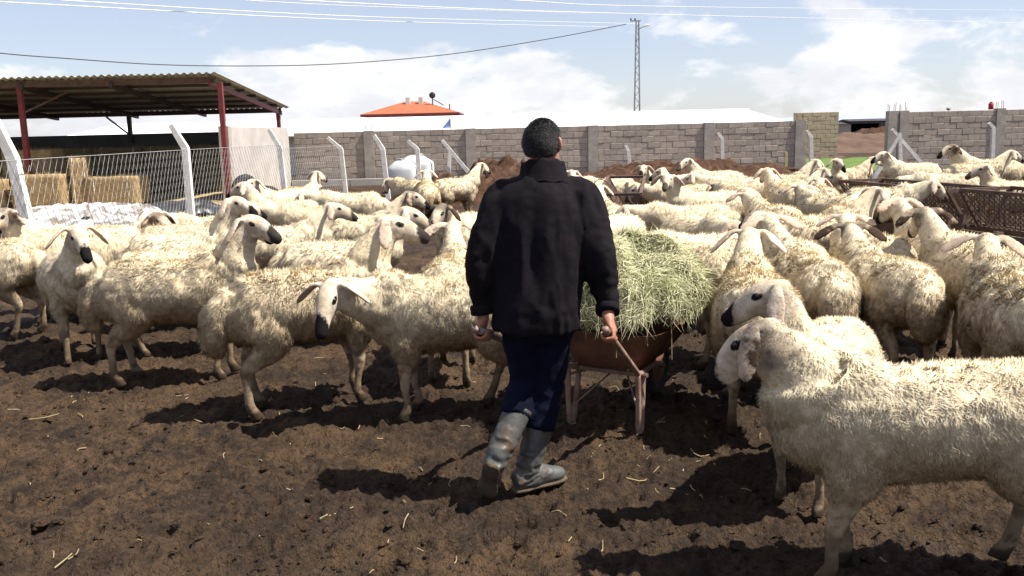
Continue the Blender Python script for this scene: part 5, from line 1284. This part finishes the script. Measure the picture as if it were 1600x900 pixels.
feeder('hay_feeder', (5.55, 14.4), (6.05, 11.9), .80, .75, 'rusty mesh hay feeder reaching towards the tripod post')
fd2 = feeder('hay_feeder', (6.12, 11.7), (6.75, 8.9), .82, .75, 'rusty mesh hay feeder next to the sheep with spread ears, above a dark blue trough')
o = MB(); V = []
for (z, w, l_) in ((0.02, .22, .55), (.24, .27, .62), (.24, .245, .595), (.06, .20, .53)):
    V += [(-l_, -w, z), (l_, -w, z), (l_, w, z), (-l_, w, z)]
F = [(3, 2, 1, 0)] + [(k*4+i, k*4+(i+1) % 4, (k+1)*4+(i+1) % 4, (k+1)*4+i) for k in range(3) for i in range(4)] + [(12, 13, 14, 15)]
bt_ = obj('water_trough', mesh_data('water_trough', V, F, M['bluetrough']), None, (5.55, 10.6, 0), R(100)); tag(bt_, 'dark blue trough on the ground beside the mesh hay feeder', 'trough')
rk = feeder('broken_rack', (1.55, 12.9), (1.95, 15.2), .78, .6, 'wrecked rusty mesh rack beside the sheep in the open', board=False, cell=.11)
rk.rotation_euler.y = R(-3)
mw = MB()
for k in range(26):
    a = np.array([random.uniform(1.2, 1.75), random.uniform(12.3, 13.0), random.uniform(0.1, .75)]); b_ = a+np.array([random.uniform(-.5, .5), random.uniform(-.2, .3), random.uniform(-.4, .3)]); b_[2] = max(b_[2], .05)
    mw.tube([a, (a+b_)/2+RNG.normal(0, .08, 3), b_], [.007]*3, 4, 4)
o = mw.build('wire_tangle', M['rackrust'], None); tag(o, 'tangle of rusty wire hanging on the wrecked rack', 'wire tangle')
w2 = MB(); P_ = [(0, 0, .05), (.42, .1, .62), (.75, .05, .45), (.42, -.05, -.05), (0, 0, .05)]
for p, q in zip(P_, P_[1:]): w2.bar(p, q, .014, 6)
for t in (.3, .6): w2.bar(tuple(np.array(P_[0])*(1-t)+np.array(P_[1])*t), tuple(np.array(P_[3])*(1-t)+np.array(P_[2])*t), .010, 5)
o = w2.build('bent_frame', M['rackrust'], None, loc=(5.5, 9.2, 0.05)); tag(o, 'loose bent metal frame leaning on the mesh feeder', 'metal frame')

# =================================================================== CLODS AND STRAW ON THE MUD
def clods():
    n = 5000; r = np.sqrt(RNG.uniform(2.1**2, 13**2, n)); r = np.where(RNG.random(n) < .7, RNG.uniform(2.2, 8, n), r); th = RNG.uniform(-.62, .62, n)
    x = r*np.sin(th); y = r*np.cos(th)
    keep = fbm(np.stack([x*1.2, y*1.2, 0*x], 1), 3) > -.25; x, y = x[keep], y[keep]; n = len(x)
    z = ground_z(x, y); ic = MB().ell((0, 0, 0), (1, 1, 1), None, 7, 5); U = np.array(ic.V); F0 = np.array([f if len(f) == 4 else (*f, f[2]) for f in ic.F])
    s = np.exp(RNG.normal(math.log(.008), .55, n)).clip(.003, .026)
    Vs = U[None]*s[:, None, None]*np.stack([RNG.uniform(.8, 1.6, n), RNG.uniform(.8, 1.6, n), RNG.uniform(.5, .9, n)], 1)[:, None]
    Vs = Vs*(1+RNG.uniform(-.45, .45, (n, len(U), 1)))
    a = RNG.uniform(0, 6.28, n); c, s_ = np.cos(a)[:, None], np.sin(a)[:, None]
    Vs = np.stack([Vs[:, :, 0]*c-Vs[:, :, 1]*s_, Vs[:, :, 0]*s_+Vs[:, :, 1]*c, Vs[:, :, 2]], 2) + np.stack([x, y, z+s*.05], 1)[:, None]
    F = []
    for f in ic.F: F.append(f)
    allF = [tuple(i+k*len(U) for i in f) for k in range(n) for f in F]
    o = obj('mud_clods', mesh_data('mud_clods', Vs.reshape(-1, 3), allF, M['mud'], False)); tag(o, 'crumbly brown mud clods scattered over the trampled yard', 'clods', kind='stuff')
clods()
st = MB()
for k in range(190):
    r_ = random.uniform(2.3, 7.5); t = random.uniform(-.6, .6); x, y = r_*math.sin(t), r_*math.cos(t)
    if k > 170: x, y = 0.75+random.gauss(0, .45), 4.75+random.gauss(0, .5)
    L_ = random.choice((.02, .03, .03, .05, .08)); a = random.uniform(0, 6.28)
    p = np.array([x, y, 0.]); q = p+np.array([math.cos(a)*L_, math.sin(a)*L_, 0]); mm = (p+q)/2+np.array([random.uniform(-.2, .2)*L_, random.uniform(-.2, .2)*L_, 0])
    zs = ground_z(np.array([p[0], mm[0], q[0]]), np.array([p[1], mm[1], q[1]]))
    for v, z_ in zip((p, mm, q), zs): v[2] = z_+.008
    st.tube([p, mm, q], [.0010]*3, 4, 2)
for (a, b) in (((500, 808), (552, 792)), ((512, 808), (500, 812)), ((45, 655), (92, 646)), ((978, 745), (1030, 733)), ((85, 888), (112, 862)), ((82, 862), (80, 878))):
    p, q = at(*a), at(*b); mm = (p+q)/2; mm[0] += .01
    for v in (p, mm, q): v[2] = float(ground_z(np.array([v[0]]), np.array([v[1]]))[0])+.014
    st.tube([p, mm, q], [.0017]*3, 5, 3)
o = st.build('straw_bits', M['straw']); tag(o, 'pale straw bits strewn over the brown mud', 'straw', kind='stuff')
